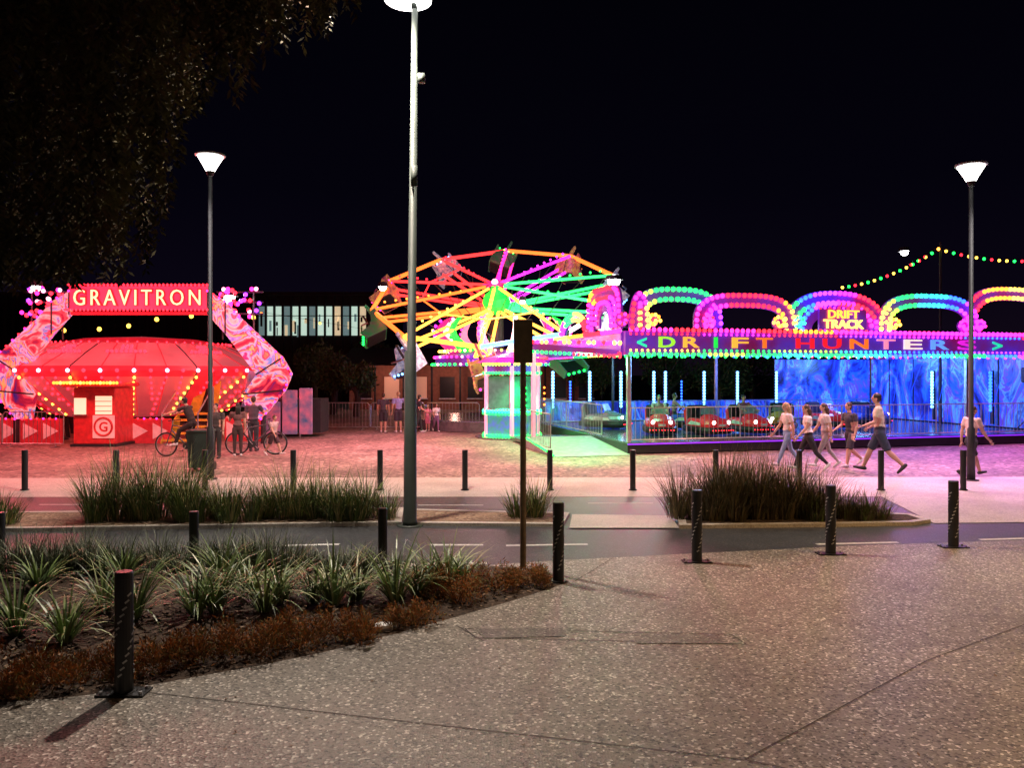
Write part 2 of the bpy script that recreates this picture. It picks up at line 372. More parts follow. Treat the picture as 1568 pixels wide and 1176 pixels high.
# ---------------------------------------------------------------- bollards
slotm=mat('bollard_slot_lit_tone',(.42,.42,.42),.3,.3)  # pale grey paints the lit look of the perforated slots into the colour
def bollard(name,x,y,h=.88,r=.062,slots=True,plate=False,capm=None):
    b=MB(); seg=20
    b.path([(x,y,.0),(x,y,h-.012),(x,y,h)],[r,r,r*.9],black,seg)
    b.path([(x,y,h-.05),(x,y,h-.045)],[r*1.03]*2,dark,seg,False)
    if slots:
        for k in range(3):
            for i in range(13):
                zz=.16+i*.047; a=-math.pi/2+(k-1)*2.1+i*.26
                c=Vector((x+math.cos(a)*(r+.0005),y+math.sin(a)*(r+.0005),zz)); 
                ro=Matrix.Rotation(a,3,'Z')@Matrix.Rotation(.6,3,'X')
                b.box(c,(.004,.034,.012),slotm,ro)
    b.path([(x,y,.013),(x,y,.03)],[r*1.5,r*1.4],black,seg)
    if plate:
        b.box((x,y,.02),(.34,.16,.014),black)
        for s1 in(-.14,.14):
            for s2 in(-.05,.05): b.path([(x+s1,y+s2,.026),(x+s1,y+s2,.045)],[.014,.012],steel,6)
    return b.build(name)
for px,py,pl_ in [(190,1065,1),(855,893,0),(1067,863,1),(1272,851,1),(1460,840,1),(1655,832,1)]:
    x,y=G(px,py); bollard('bollard',x,y,plate=pl_)
for px,py in [(0,868),(297,866),(586,866)]:
    x,y=G(px,py); bollard('bollard',x,y,.64 if px<400 else .68,.055,False)
for px in [-95,38,178,314,449,582,712,842,969,1096,1224,1349,1475,1600]:
    x,y=G(px,752); bollard('bollard',x,y,.79,.055,False)
# ---------------------------------------------------------------- lamps
lampW=emis('lamp_glass_lit',(1,.97,.93),7)
b=MB(); x,y=G(628,806); zt=Z(4,y); xt=x+.07
b.path([(x,y,0),(x,y,.02)],[.2,.2],poleM,16); b.path([(x,y,.02),(x,y,.07),(x+.003,y,2.6),(x+.02,y,2.62),(xt,y,zt-.1)],[.115,.1,.09,.068,.045],poleM,16)
b.box((xt+.1,y,Z(120,y)),(.1,.12,.12),poleM); b.box((xt-.0,y-.09,Z(272,y)),(.09,.05,.3),poleM)
b.path([(xt,y,zt-.1),(xt-.03,y,zt+.05),(xt-.1,y,zt+.16)],[.045,.04,.04],poleM,10)
hc=(xt-.1,y,zt+.04)
b.rev([(.0,.16),(.2,.14),(.34,.07),(.37,.02),(.35,-.01)],hc,poleM,24); b.rev([(.35,-.01),(.22,-.05),(0,-.06)],hc,lampW,24)
b.build('tall_street_lamp',smooth=True)
light('SPOT',(hc[0]-.5,y-.7,hc[2]-.12),(1,.84,.7),2500,.12,spot=2.75)
def streetlamp(px,py,topy,name):
    x,y=G(px,py); zt=Z(topy,y); b=MB()
    b.path([(x,y,0),(x,y,.03)],[.15,.15],lpole,14); b.path([(x,y,.03),(x,y,1.1),(x,y,1.14),(x,y,zt-.42)],[.08,.075,.05,.042],lpole,14)
    b.rev([(.05,-.46),(.08,-.40),(.09,-.36)],(x,y,zt),lpole,18)
    b.rev([(.09,-.36),(.15,-.24),(.24,-.09),(.27,-.04)],(x,y,zt),lampW,18); b.rev([(.27,-.04),(.31,-.03),(.31,.0),(.2,.04),(0,.05)],(x,y,zt),mat(name+'_cap',(.3,.3,.3),.4),18)
    for k in range(4):
        a=k*math.pi/2+.4; b.tube((x+.09*math.cos(a),y+.09*math.sin(a),zt-.36),(x+.275*math.cos(a),y+.275*math.sin(a),zt-.03),.009,lpole,n=5)
    b.build(name,smooth=True)
    light('SPOT',(x,y-1.3,zt-.3),(1,.9,.84),620,.15,spot=2.3)
streetlamp(322,735,237,'street_lamp'); streetlamp(1487,737,252,'street_lamp.001')
def offlamp(x,y,z,col,p):
    b=MB(); b.path([(x,y,0),(x,y,z)],[.08,.05],lpole,12); b.rev([(.1,-.05),(.3,.15),(.32,.2),(0,.25)],(x,y,z),dark,16); b.rev([(.29,.12),(0,.05)],(x,y,z),lampW,16)
    b.build('unseen_lamp'); light('SPOT',(x,y,z-.02),col,p,.15,spot=2.5,blend=.7)
offlamp(6.9,7.6,5.6,(1,.56,.22),2900)
offlamp(3.0,-4.0,6.0,(1,.58,.42),240)  # unseen lamp added behind the camera for soft light on the foreground
b=MB(); x,y=G(801,872); m_=mat('timber_brown_post',(.2,.15,.09),.7,scale=12)
b.path([(x,y,0),(x,y,Z(490,y))],[.038,.034],m_,12); zz=(Z(490,y)+Z(556,y))/2
b.bbox((x,y-.05,zz),(.22,.012,Z(490,y)-Z(556,y)),m_,.004); b.box((x,y-.035,zz+.1),(.12,.02,.03),steel); b.box((x,y-.035,zz-.1),(.12,.02,.03),steel)
b.build('sign_post')
# ---------------------------------------------------------------- bumper car pavilion
th=math.atan2(3.3,13); cs,sn=math.cos(th),math.sin(th); C0=(3.2,21.7)
PM=Matrix.Translation((C0[0],C0[1],0))@Matrix.Rotation(th,4,'Z')
def U(px):
    k=(px-CX)/F; return (k*C0[1]-C0[0])/(cs-sn*k)
def UZ(px,py):
    u=U(px); return u,Z(py,C0[1]+sn*u)
W_=15.2; DP=9.0
pav=empty('bumper_car_pavilion')
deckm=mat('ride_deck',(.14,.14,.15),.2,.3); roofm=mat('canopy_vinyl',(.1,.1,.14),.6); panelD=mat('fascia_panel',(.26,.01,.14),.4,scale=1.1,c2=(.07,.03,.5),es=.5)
b=MB(); b.M=PM
b.box((W_/2,DP/2,.17),(W_,DP,.26),black); b.box((W_/2,DP/2,.315),(W_-.1,DP-.1,.03),deckm)
b.box((W_/2,-.02,.29),(W_,.05,.03),GM['vio'])
b.box((W_/2,DP/2,3.0),(W_-.2,DP-.2,.12),roofm)
b.build('deck',pav)
b=MB(); b.M=PM
for u in (0.05,3.8,7.6,11.4,W_-.1): 
    for v in (.05,DP-.1):
        if v<1 and u in (3.8,7.6,): continue
        b.box((u,v,1.64),(.1,.1,2.6),steel)
b.build('posts',pav)
b=MB(); b.M=PM
b.box((W_/2,-.12,3.1),(W_+.3,.16,.66),panelD); b.box((-.12,DP/2,3.1),(.16,DP,.66),panelD); b.box((W_+.12,DP/2,3.1),(.16,DP,.66),panelD)
def rb(cols,t): return cols[int(t*len(cols))%len(cols)]
N=int(W_/.17)
for i in range(N+1):
    u=i*W_/N; t=i/(N+1)
    b.bulb((u,-.24,3.47),rb(['pink','red','pink','red','org','pink','mag','pink','mag','mag','pink','red'],t),.068)
    b.bulb((u,-.24,2.79),rb(['grn','grn','lime','grn','teal','grn','teal','blu','teal','grn','blu','vio','blu'],t),.06)
    if i%2==0: b.bulb((u,.12,2.74),rb(['grn','teal','blu','vio'],t),.05)
    b.bulb((u,-.22,3.35),rb(['red','mag','red','vio','mag','blu','red'],t),.034); b.bulb((u,-.22,2.9),rb(['yel','grn','lime','teal','blu','vio','mag'],t),.034)
N=int(DP/.19)
for i in range(N+1):
    v=i*DP/N
    b.bulb((-.24,v,3.44),['pink','red','org','yel','pink'][int(i/8)%5],.065); b.bulb((-.24,v,2.80),['red','yel','grn','pink','mag'][int(i/7)%5],.06)
    b.bulb((-.24,v,3.12),['mag','pink','vio'][int(i/6)%3],.045)
def letters(txt,pa,pb,cols,zb,h):
    n_=len(txt); st=(pb-pa)/n_
    for i,ch in enumerate(txt):
        ua,ub=U(pa+st*i+2),U(pa+st*(i+.8)); u=(ua+ub)/2; c=cols[int(i/n_*len(cols))]
        w_=(ub-ua)*(.18 if ch in 'I!' else .9)
        addtext(b,ch,.5,(u,-.235,zb),GM[c],w_,.02,.01,height=h)
letters('<',968,990,['teal'],2.98,.27); letters('DRIFT',1000,1185,['lime','yel','grn','yel','org'],2.98,.3)
letters('HUNTERS',1208,1495,['red','red','org','pw','wht','ice','mag'],2.98,.3); letters('>',1508,1530,['teal'],2.98,.27)
b.build('fascia',pav)
b=MB(); b.M=PM
b.add([(-.25,0,2.78),(-1.9,3.2,2.98),(-.25,6.5,2.78),(-.25,0,2.9),(-1.9,3.2,3.2),(-.25,6.5,2.9)],[(0,1,2),(5,4,3),(0,3,4,1),(1,4,5,2)],panelD)
for i in range(20):
    t=i/19; p=Vector((-.25,-.05,3.1)).lerp(Vector((-1.95,3.2,3.24)),t); b.bulb(p,['yel','yel','pink','red','pink'][i%5],.065); 
    p=Vector((-.25,-.05,2.72)).lerp(Vector((-1.95,3.2,2.94)),t); b.bulb(p,'grn' if i>9 else 'red',.05)
    p=Vector((-1.95,3.2,3.04)).lerp(Vector((-.25,6.5,2.86)),t); b.bulb(p,['yel','pink'][i%2],.055)
b.box((-1.8,3.2,1.5),(.12,.12,3.0),GM['pw']); b.box((-1.1,3.4,.12),(2.0,3.2,.1),deckm)
b.build('entrance_canopy',pav)
b=MB(); b.M=PM
def arcband(axis,a0,a1,zb,h,th_,cols,rows=2,sq=2.0,sp=.165,br=.07,back=True,off=0):
    ac=(a0+a1)/2; hw=(a1-a0)/2
    def pt(t,k):
        ww=math.pi*(1-t); ca,sa=math.cos(ww),math.sin(ww)
        e=2/sq; return (ac+(hw-k)*math.copysign(abs(ca)**e,ca), zb+(h-k)*abs(sa)**e)
    def P(q,o_): return (q[0],-.1-o_-off,q[1]) if axis=='u' else (-.1-o_-off,q[0],q[1])
    n_=24; vs=[]
    for i in range(n_+1):
        t=i/n_; vs+= [P(pt(t,-.07),0),P(pt(t,th_+.07),0),P(pt(t,-.07),-.06),P(pt(t,th_+.07),-.06)]
    fs=[]
    for i in range(n_):
        o=4*i; fs+=[(o,o+1,o+5,o+4),(o+2,o+6,o+7,o+3),(o,o+4,o+6,o+2),(o+1,o+3,o+7,o+5)]
    if back: b.add(vs,fs,panelD)
    for r_ in range(rows):
        k=r_*th_/(max(1,rows-1)); last=pt(0,k); acc=sp
        for i in range(1,600):
            q=pt(i/600,k); acc+=math.dist(q,last); last=q
            if acc>=sp: acc=0; b.bulb(P(q,.05),cols[min(len(cols)-1,int(i/600*len(cols)))],br)
def crest(pa,pb,ptop,cols,**k):
    ua,z0=UZ(pa,503); ub,_=UZ(pb,503); um,zt_=UZ((pa+pb)/2,ptop); arcband('u',ua,ub,3.55,zt_-3.55,.28,cols,**k)
def curl(px,zc,r0,cols,dirn=1,off=.05):
    u=U(px)
    for i in range(11):
        a=i*.62; r_=r0*(1-i/15); b.bulb((u+dirn*r_*math.cos(a),-.16-off,zc+r_*math.sin(a)),cols[i%len(cols)],.055)
    b.prism([(u+r0*.95*math.cos(k*math.pi/5),zc+r0*.95*math.sin(k*math.pi/5)) for k in range(10)],'y',-.12,-.06,panelD)
crest(966,1100,444,['yel','yel','lime','grn','grn','grn','blu','vio'],sq=3.0)
crest(1060,1208,454,['pink','mag','pink','red','red','org','yel'],sq=3.2,off=.12)
crest(1200,1350,450,['yel','grn','blu','vio','mag','red','red','mag'],sq=2.4)
crest(1224,1330,466,['blu','vio','red','pink'],sq=2.2,rows=1)
crest(1340,1486,455,['yel','lime','grn','teal','blu','vio','mag'],sq=3.0,off=.12)
crest(1474,1606,444,['pink','red','org','yel','yel','org'],sq=3.0)
for px,c,dr in [(996,['yel','org'],1),(1078,['pink','red'],1),(1188,['yel','org'],-1),(1216,['teal','grn'],1),(1362,['yel','org'],1),(1470,['mag','pink'],-1),(1492,['pink','mag'],1),(950,['pink','red'],1)]: curl(px,3.72,.2,c,dr)
arcband('v',.3,2.8,3.5,1.25,.28,['pink','pink','red','org','pink'],sq=5)
arcband('v',.9,2.2,3.6,.75,.2,['mag','pink','pink'],sq=3,rows=1)
arcband('v',2.9,5.6,3.5,.7,.2,['red','yel','grn','pink'])
arcband('u',.0,U(985),3.5,.95,.24,['red','pink','pink','yel'],sq=2.2,rows=2,off=.18)
for px,c in [(1080,'pink'),(1347,'yel'),(1475,'mag')]:
    u=U(px)
    for k in range(5):
        b.bulb((u-.12+abs(k-2)*.11,-.3,3.66+k*.13),c,.055)
u0=U(1283); b.box((u0,-.2,3.84),(1.6,.08,.66),panelD)
addtext(b,'DRIFT',.4,(u0,-.27,3.88),BM['org'],1.05,.02,.006,height=.24); addtext(b,'TRACK',.4,(u0,-.27,3.58),BM['yel'],1.35,.02,.006,height=.26)
for i in range(11): 
    for zz in (3.51,4.18): b.bulb((u0-.78+i*.156,-.26,zz),'pink' if i%2 else 'red',.04)
b.build('crest_lights',pav)
b=MB(); b.M=PM
for v,c in ((1.6,['grn','teal','blu']),(4.2,['blu','vio','mag']),(6.6,['grn','blu','red'])):
    for i in range(44): b.bulb((.3+i*.34,v,2.88),c[int(i/15)%3],.045)
for u in (.5,2.0,3.3,4.7,5.2,6.9,8.4,10.2):
    b.box((u,DP-.35,1.4),(.1,.08,1.9),dark)
    for k in range(12): b.bulb((u,DP-.42,.95+k*.12),'ice',.065)
for v in (2.5,5.2):
    b.box((W_-.3,v,1.4),(.08,.1,1.9),dark)
    for k in range(12): b.bulb((W_-.38,v,.95+k*.12),'ice' if v>3 else 'blu',.065)
for u in(1.2,5.9): 
    for k in range(9): b.bulb((u,DP-.42,.95+k*.12),'blu',.045)
b.build('led_lights',pav)
mm,n,l,bs=nt('mural_glow_paint'); tc=n.new('ShaderNodeTexCoord'); mp=n.new('ShaderNodeMapping'); mp.inputs['Scale'].default_value=(1,1,.6); mp.inputs['Rotation'].default_value=(0,.5,.3); no=n.new('ShaderNodeTexNoise'); no.inputs['Scale'].default_value=.75; no.inputs['Detail'].default_value=8; no.inputs['Roughness'].default_value=.62; no.inputs['Distortion'].default_value=1.4
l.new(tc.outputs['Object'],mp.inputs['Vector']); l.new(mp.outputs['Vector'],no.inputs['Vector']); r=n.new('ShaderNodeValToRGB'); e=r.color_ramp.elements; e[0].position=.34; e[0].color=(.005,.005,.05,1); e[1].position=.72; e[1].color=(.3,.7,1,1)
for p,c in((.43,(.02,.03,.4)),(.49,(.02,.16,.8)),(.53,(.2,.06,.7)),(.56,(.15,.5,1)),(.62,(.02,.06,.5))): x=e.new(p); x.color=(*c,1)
l.new(no.outputs['Fac'],r.inputs['Fac']); l.new(r.outputs['Color'],bs.inputs['Base Color']); l.new(r.outputs['Color'],bs.inputs['Emission Color']); bs.inputs['Emission Strength'].default_value=.35; bs.inputs['Roughness'].default_value=.35  # emission puts a lit look into the wall mural's colours
b=MB(); b.M=PM
b.box((W_-.15,DP/2,1.6),(.06,DP-.3,2.45),mm); b.box((W_-2.6,DP-.15,1.6),(4.6,.06,2.45),mm)
b.box((W_/2-2.3,DP-.12,.75),(10,.05,.8),mm)
for i in range(18):
    v=1+i*.42; b.tube((W_-.4,v,2.8),(W_-.45,v+.1+R.uniform(0,.5),1.0+.8*R.random()),.008,GM['blu'],n=4)
for i in range(6):
    v=1.0+i*1.35; b.box((W_-.19,v,1.6),(.03,.04,2.4),dark)
b.build('mural_wall',pav)
b=MB(); b.M=PM
def railing(b,p,q,z0,z1,m,sp=.14):
    p=Vector(p);q=Vector(q);L_=(q-p).length; n_=int(L_/sp)
    for zz in(z0+.08,z1): b.tube((*p,zz),(*q,zz),.018,m,n=6)
    for i in range(n_+1):
        t=p.lerp(q,i/n_); b.tube((*t,z0+.08),(*t,z1),.008 if i%12 else .02,m,n=5)
railing(b,(.1,.0),(W_-.2,.0),.33,1.3,steel); railing(b,(0,2.0),(0,DP-.2),.33,1.3,steel)
railing(b,(.1,DP-.8),(W_-.3,DP-.8),.33,1.15,steel,.3)
b.build('safety_railing',pav)
b=MB(); b.M=PM
b.add([(-2.2,-.2,.02),(0,-.2,.02),(0,3.0,.3),(-2.2,3.0,.3),(-2.2,3.0,.01),(0,3.0,.01)],[(0,1,2,3),(3,2,5,4),(1,5,2),(0,3,4)],mat('ramp_deck',(.3,.3,.3),.5))
for i in range(24): b.bulb((-2.2,-.2+i*.135,.06+.0115*i),'grn',.03)
railing(b,(-2.2,.1),(-2.2,3.2),.15,1.15,steel,.16)
b.build('entry_ramp',pav)
b=MB(); b.M=PM; u=W_-.9
b.bbox((u,.5,2.2),(.34,.3,.5),black,.03); b.tube((u,.5,.33),(u,.5,1.95),.025,black)
for a in(0,2.1,4.2): b.tube((u,.5,.8),(u+.4*math.cos(a),.5+.4*math.sin(a),.34),.018,black)
b.path([(u,.34,2.28),(u,.33,2.28)],[.11,.09],dark,14); b.path([(u,.34,2.07),(u,.33,2.07)],[.06,.05],dark,12)
b.build('loudspeaker')
def pl_(u,v,z): return tuple(PM@Vector((u,v,z)))
for u,v,c,p in [(2,3,(.15,1,.5),170),(5,6,(.2,.45,1),260),(8.5,4,(.15,.3,1),280),(12,4,(.2,.2,1),340),(13,7,(.15,.45,1),200),(-.6,2.0,(.1,1,.35),150),(1.8,7.5,(.4,.8,1),110)]:
    light('POINT',pl_(u,v,2.6),c,p,.25)
light('SPOT',pl_(-1.2,.4,2.6),(.03,1,.25),900,.2,spot=1.9)
for u,c,p in [(0,(1,.25,.4),330),(3,(1,.32,.24),400),(6.5,(.95,.2,.6),420),(10,(.7,.18,1),450),(13.5,(1,.22,.75),450)]:
    light('SPOT',pl_(u,-1.1,3.9),c,p*2.4,.4,rot=(-.5,0,th),spot=2.1,blend=.8)  # added spots without fixtures throw the fascia bulbs' glow onto the path
# ---------------------------------------------------------------- bumper cars
def bumper_car(name,u,v,rz,col):
    P=PM@Vector((u,v,.33)); b=MB(); b.M=Matrix.Translation(P)@Matrix.Rotation(rz+th,4,'Z')
    def ring(w,l,z,fr=.3):
        pts=[]
        for i in range(24):
            a=2*math.pi*i/24; c,s_=math.cos(a),math.sin(a); pts.append((w*math.copysign(abs(c)**.6,c),l*math.copysign(abs(s_)**.6,s_)*(1 if s_>0 else 1.05),z))
        return pts
    def loft(rs,m):
        vs=sum(rs,[]); fs=[]
        for k in range(len(rs)-1):
            for i in range(24): j=(i+1)%24; fs.append((k*24+i,k*24+j,k*24+24+j,k*24+24+i))
        fs.append(tuple(range(23,-1,-1))); b.add(vs,fs,m)
    loft([ring(.42,.72,.06),ring(.52,.86,.1),ring(.54,.88,.18),ring(.52,.86,.26),ring(.46,.8,.28)],black)
    loft([ring(.45,.78,.27),ring(.47,.8,.36),ring(.44,.76,.46),ring(.38,.66,.52)],col)
    vs=[];prof=[(-.74,.40,.36),(-.6,.52,.38),(-.3,.62,.38),(-.12,.66,.36)]
    for yy,zz,ww in prof:
        for k in range(7): a=math.pi*k/6; vs.append((-ww*math.cos(a),yy,.34+(zz-.34)*abs(math.sin(a))**.5))
    fs=[(i*7+k,i*7+k+1,i*7+k+8,i*7+k+7) for i in range(3) for k in range(6)]+[tuple(range(21,28))]
    b.add(vs,fs,col)
    b.bbox((0,.5,.66),(.78,.16,.5),black,.05,Matrix.Rotation(-.2,3,'X')); b.bbox((0,.62,.58),(.84,.14,.42),col,.05,Matrix.Rotation(-.15,3,'X')); b.bbox((0,.28,.46),(.7,.4,.12),black,.04)
    b.add([(-.3,-.14,.64),(.3,-.14,.64),(.25,-.04,.86),(-.25,-.04,.86)],[(0,1,2,3)],steel)
    b.torus((0,.06,.72),.13,.014,black,Matrix.Rotation(-1.0,3,'X'),16,5); b.tube((0,-.08,.6),(0,.06,.72),.015,black)
    for s_ in(-.26,.26): b.sph((s_,-.78,.42),.065,BM['wht'],10,6,(1,.5,1))
    b.box((0,-.84,.34),(.22,.02,.07),white); 
    for i in range(9): b.bulb((-.36+i*.09,-.915+abs(i-4)*.008,.19),'red',.018)
    for s_ in(-1,1):
        b.prism([(-.4,.32),(.35,.32),(.15,.44),(-.35,.4)],'x',s_*.475,s_*.482,white)
    b.build(name,smooth=False)
redp=mat('car_red',(.7,.03,.04),.25,em=(1,.03,.05),es=.15); yelp=mat('car_yellow',(.75,.5,.05),.25); blup=mat('car_blue',(.05,.1,.6),.25); silp=mat('car_silver',(.5,.5,.55),.25,.6)
def UV(px,d):
    x=X(px,d); q=PM.inverted()@Vector((x,d,0)); return q.x,q.y
for px,d,rz,c in [(1010,24.8,-.35,redp),(1082,24.6,.1,redp),(1146,25.0,.05,redp),(1045,26.9,1.2,blup),(1196,26.5,-.6,yelp),(925,27.2,.8,silp),(1265,27.5,.4,redp),(1330,28.4,1.9,blup)]:
    u,v=UV(px,d); bumper_car('bumper_car',u,v,rz,c)
# ---------------------------------------------------------------- centre: spinning ride
ride=empty('spinning_umbrella_ride')
RC=Vector((X(760,33),33,Z(463,33))); tilt=math.radians(28); RR=5.15
RM=Matrix.Translation(RC)@Matrix.Rotation(-.07,4,'Y')@Matrix.Rotation(tilt,4,'X')
b=MB(); b.M=RM
NA=10
acol=['grn','mag','pink','red','red','org','yel','yel','yel','grn']
ocol=['org','org','red','org','org','org','yel','ice','wht','org']
b.rev([(.05,.8),(.15,.72),(.3,.45),(.5,.3),(.6,0),(.45,-.4)],(0,0,0),GM['grn'],16)
b.sph((0,0,.9),.14,BM['pw'],10,6)
for k in range(8):
    a=k*math.pi/4; b.prism([(0.1*math.cos(a+.5),.1*math.sin(a+.5)),(.5*math.cos(a),.5*math.sin(a)),(.1*math.cos(a-.5),.1*math.sin(a-.5))],'z',.8,.86,GM['pink'])
V3=Vector; A0=math.radians(11)
for i in range(NA):
    a=2*math.pi*i/NA+A0; d=V3((math.cos(a),math.sin(a),0)); c=acol[i]
    o=d*RR+V3((0,0,.45)); hi=d*.4+V3((0,0,.75)); lo=d*.5+V3((0,0,-.25)); lo_o=d*(RR*.96)+V3((0,0,-.05))
    s=V3((-d.y,d.x,0))*.26
    b.tube(hi,o,.065,TM[c],n=6)
    b.tube(lo+s*.5,lo_o+s,.065,TM[c],n=6); b.tube(lo-s*.5,lo_o-s,.065,TM[c],n=6); b.tube(lo_o+s,o,.035,TM[c],n=6); b.tube(lo_o-s,o,.035,TM[c],n=6); b.tube(lo_o-s,lo_o+s,.05,TM[c],n=6)
    for k in range(5):
        t0=(k+.2)/5; t1=(k+.7)/5; b.tube(lo.lerp(lo_o,t0)+s*(1 if k%2 else -1),hi.lerp(o,t1),.018,dark,n=5)
    a2=a+2*math.pi/NA; d2=V3((math.cos(a2),math.sin(a2),0)); o2=d2*RR+V3((0,0,.45))
    b.tube(o,o2,.09,TM[ocol[i]],n=6)
    if 3<=i<=7:
        m1=d*RR*.6+V3((0,0,.6)); m2=d2*RR*.6+V3((0,0,.6)); b.tube(m1,m2,.035,TM[c],n=5)
    for k in range(9): b.bulb(d*(1+k*.45)+V3((0,0,.72)),c,.05)
b.build('sweep_arms',ride)
b=MB()
b.tube((RC.x,33.2,0),(RC.x,33.1,RC.z-.4),.4,dark,.3,12)
for i in range(12):
    a=2*math.pi*i/12+.2; d=V3((math.cos(a),math.sin(a),0)); base=V3((RC.x+.3,33,2.9))
    pts=[base+d*(1.5+1.2*math.sin(t*2.6))+V3((0,0,t*1.7)) for t in [k/8 for k in range(9)]]
    b.path(pts,[.22,.25,.23,.2,.18,.15,.12,.09,.02],GM[['pw','wht','pink','grn'][i%4]],8)
    for k in range(8): b.bulb(pts[k]+d*.24+V3((0,0,.02)),['pink','wht','mag','pw'][i%4],.065)
for zz,r_,c in((2.9,2.6,'pink'),(3.15,2.4,'yel'),(2.6,2.7,'grn')):
    for i in range(60): a=2*math.pi*i/60; b.bulb((RC.x+r_*math.cos(a),33+r_*math.sin(a),zz),c if i%5 else 'pw',.055)
b.rev([(2.6,2.55),(2.55,2.95),(1.4,3.2)],(RC.x,33,0),panelD,24)
b.rev([(3.6,.02),(3.6,.4),(3.5,.42),(0,.42)],(RC.x,33,0),deckm,24)
b.build('core_scenery',ride)
shard=[mat('car_shell_blue',(.04,.12,.4),.3,es=.2,c2=(.7,.75,.9)),mat('car_shell_pink',(.5,.05,.2),.3,es=.25,c2=(.6,.4,.1)),mat('car_shell_green',(.03,.35,.1),.3,es=.2,c2=(.1,.1,.1))]
b=MB()
for i in range(NA):
    a=2*math.pi*i/NA+A0; p=RM@(V3((math.cos(a),math.sin(a),0))*(RR+.4)+V3((0,0,.25)))
    ro=(Matrix.Rotation(a,3,'Z')@Matrix.Rotation(R.uniform(-.6,.6),3,'X')@Matrix.Rotation(.5,3,'Y'))
    m=shard[i%3]; M0=b.M; b.M=Matrix.Translation(p)@ro.to_4x4()@Matrix.Scale(1.15,4)
    b.tube((0,0,0),(0,0,-.7),.04,dark); 
    b.bbox((0,0,-.95),(.75,.9,.14),dark,.04); b.bbox((-.35,0,-.62),(.12,.9,.75),m,.05); 
    for s_ in(-.43,.43): b.prism([(-.4,-1.0),(.42,-1.0),(.5,-.72),(.0,-.6),(-.2,-.15),(-.4,-.1)],'y',s_-.03,s_+.03,m)
    b.path([(.1,-.45,-.5),(.3,-.3,-.45),(.3,.3,-.45),(.1,.45,-.5)],.03,steel,6)
    b.prism([(-.55,-.6),(-.3,.35),(-.22,.3),(-.3,-.6)],'y',-.04,.04,m)
    for k in range(4): b.bulb((.46,-.3+k*.2,-.86),['ice','pink','grn'][i%3],.045); b.bulb((-.4,-.3+k*.2,-.25),['ice','pink','grn'][i%3],.035)
    b.M=M0
b.build('passenger_cars',ride)
flood=emis('floodlight_lit',(1,1,1),30)
b=MB()
for px,py,d,r_ in [(940,430,30,.24),(352,455,25.6,.16),(586,440,32,.15),(55,440,25.6,.14),(1385,386,34,.16),(800,462,30.5,.1)]:
    b.sph((X(px,d),d,Z(py,d)),r_,flood,12,8)
    b.rev([(r_*1.5,0),(r_*1.2,.18),(0,.22)],(X(px,d),d+.05,Z(py,d)+.02),dark,12)
x=X(940,30); b.tube((x,30.3,0),(x,30.3,Z(432,30)),.05,dark)
b.build('floodlights')
for px,py,d,c,p in [(900,470,30,(1,.7,.85),320),(765,500,30,(1,.5,.7),260)]: light('POINT',(X(px,d),d-1,Z(py,d)),c,p,.2)
bo=empty('ticket_booth'); b=MB(); cx,cy=X(784,27.5),27.5
gw=mat('booth_glass',(.08,.25,.2),.1); 
for k in range(6):
    a=math.pi/6+k*math.pi/3; p=V3((cx+1.02*math.cos(a),cy+1.02*math.sin(a),0)); a2=a+math.pi/3; q=V3((cx+1.02*math.cos(a2),cy+1.02*math.sin(a2),0))
    b.tube(p,p+V3((0,0,2.5)),.07,GM['pw'],n=8)
    mid=(p+q)/2; ang=math.atan2((q-p).y,(q-p).x); ro=Matrix.Rotation(ang,3,'Z')
    b.box(mid+V3((0,0,.5)),(.92,.06,.9),mat('booth_panel%d'%k,(.05,.45,.2),.3,es=.4,c2=(.06,.1,.6),scale=5),ro)
    b.box(mid+V3((0,0,2.4)),(.98,.08,.35),panelD,ro); b.box(mid+V3((0,0,1.0)),(.98,.2,.05),steel,ro); b.box(mid+V3((0,0,1.6)),(.86,.01,1.1),gw,ro)
    for i in range(8):
        t=(i+.5)/8; e_=p.lerp(q,t); out=(mid-V3((cx,cy,0))).normalized()*.1
        for zz,c in((.12,'grn'),(.88,'grn'),(.96,'teal'),(2.26,'grn'),(2.56,'lime')): b.bulb(e_+out+V3((0,0,zz)),c,.05)
    for z_ in (1.15,1.35,1.55,1.75): b.bulb(mid+(mid-V3((cx,cy,0))).normalized()*.05+V3((.2*(k%2),0,z_)),'org' if k%2 else 'grn',.04)
b.rev([(1.25,2.62),(.9,2.8),(0,3.0)],(cx,cy,0),GM['pink'],6); b.rev([(0,.03),(1.15,.03)],(cx,cy,0),deckm,6)
b.rev([(1.3,.015),(1.3,.06),(0,.06)],(cx,cy,0),deckm,12)
b.build('booth',bo)
light('SPOT',(cx+.3,cy-1.6,2.3),(.08,1,.35),420,.2,spot=2.2); light('POINT',(cx,cy-1.6,3.4),(1,.35,.55),120,.3)
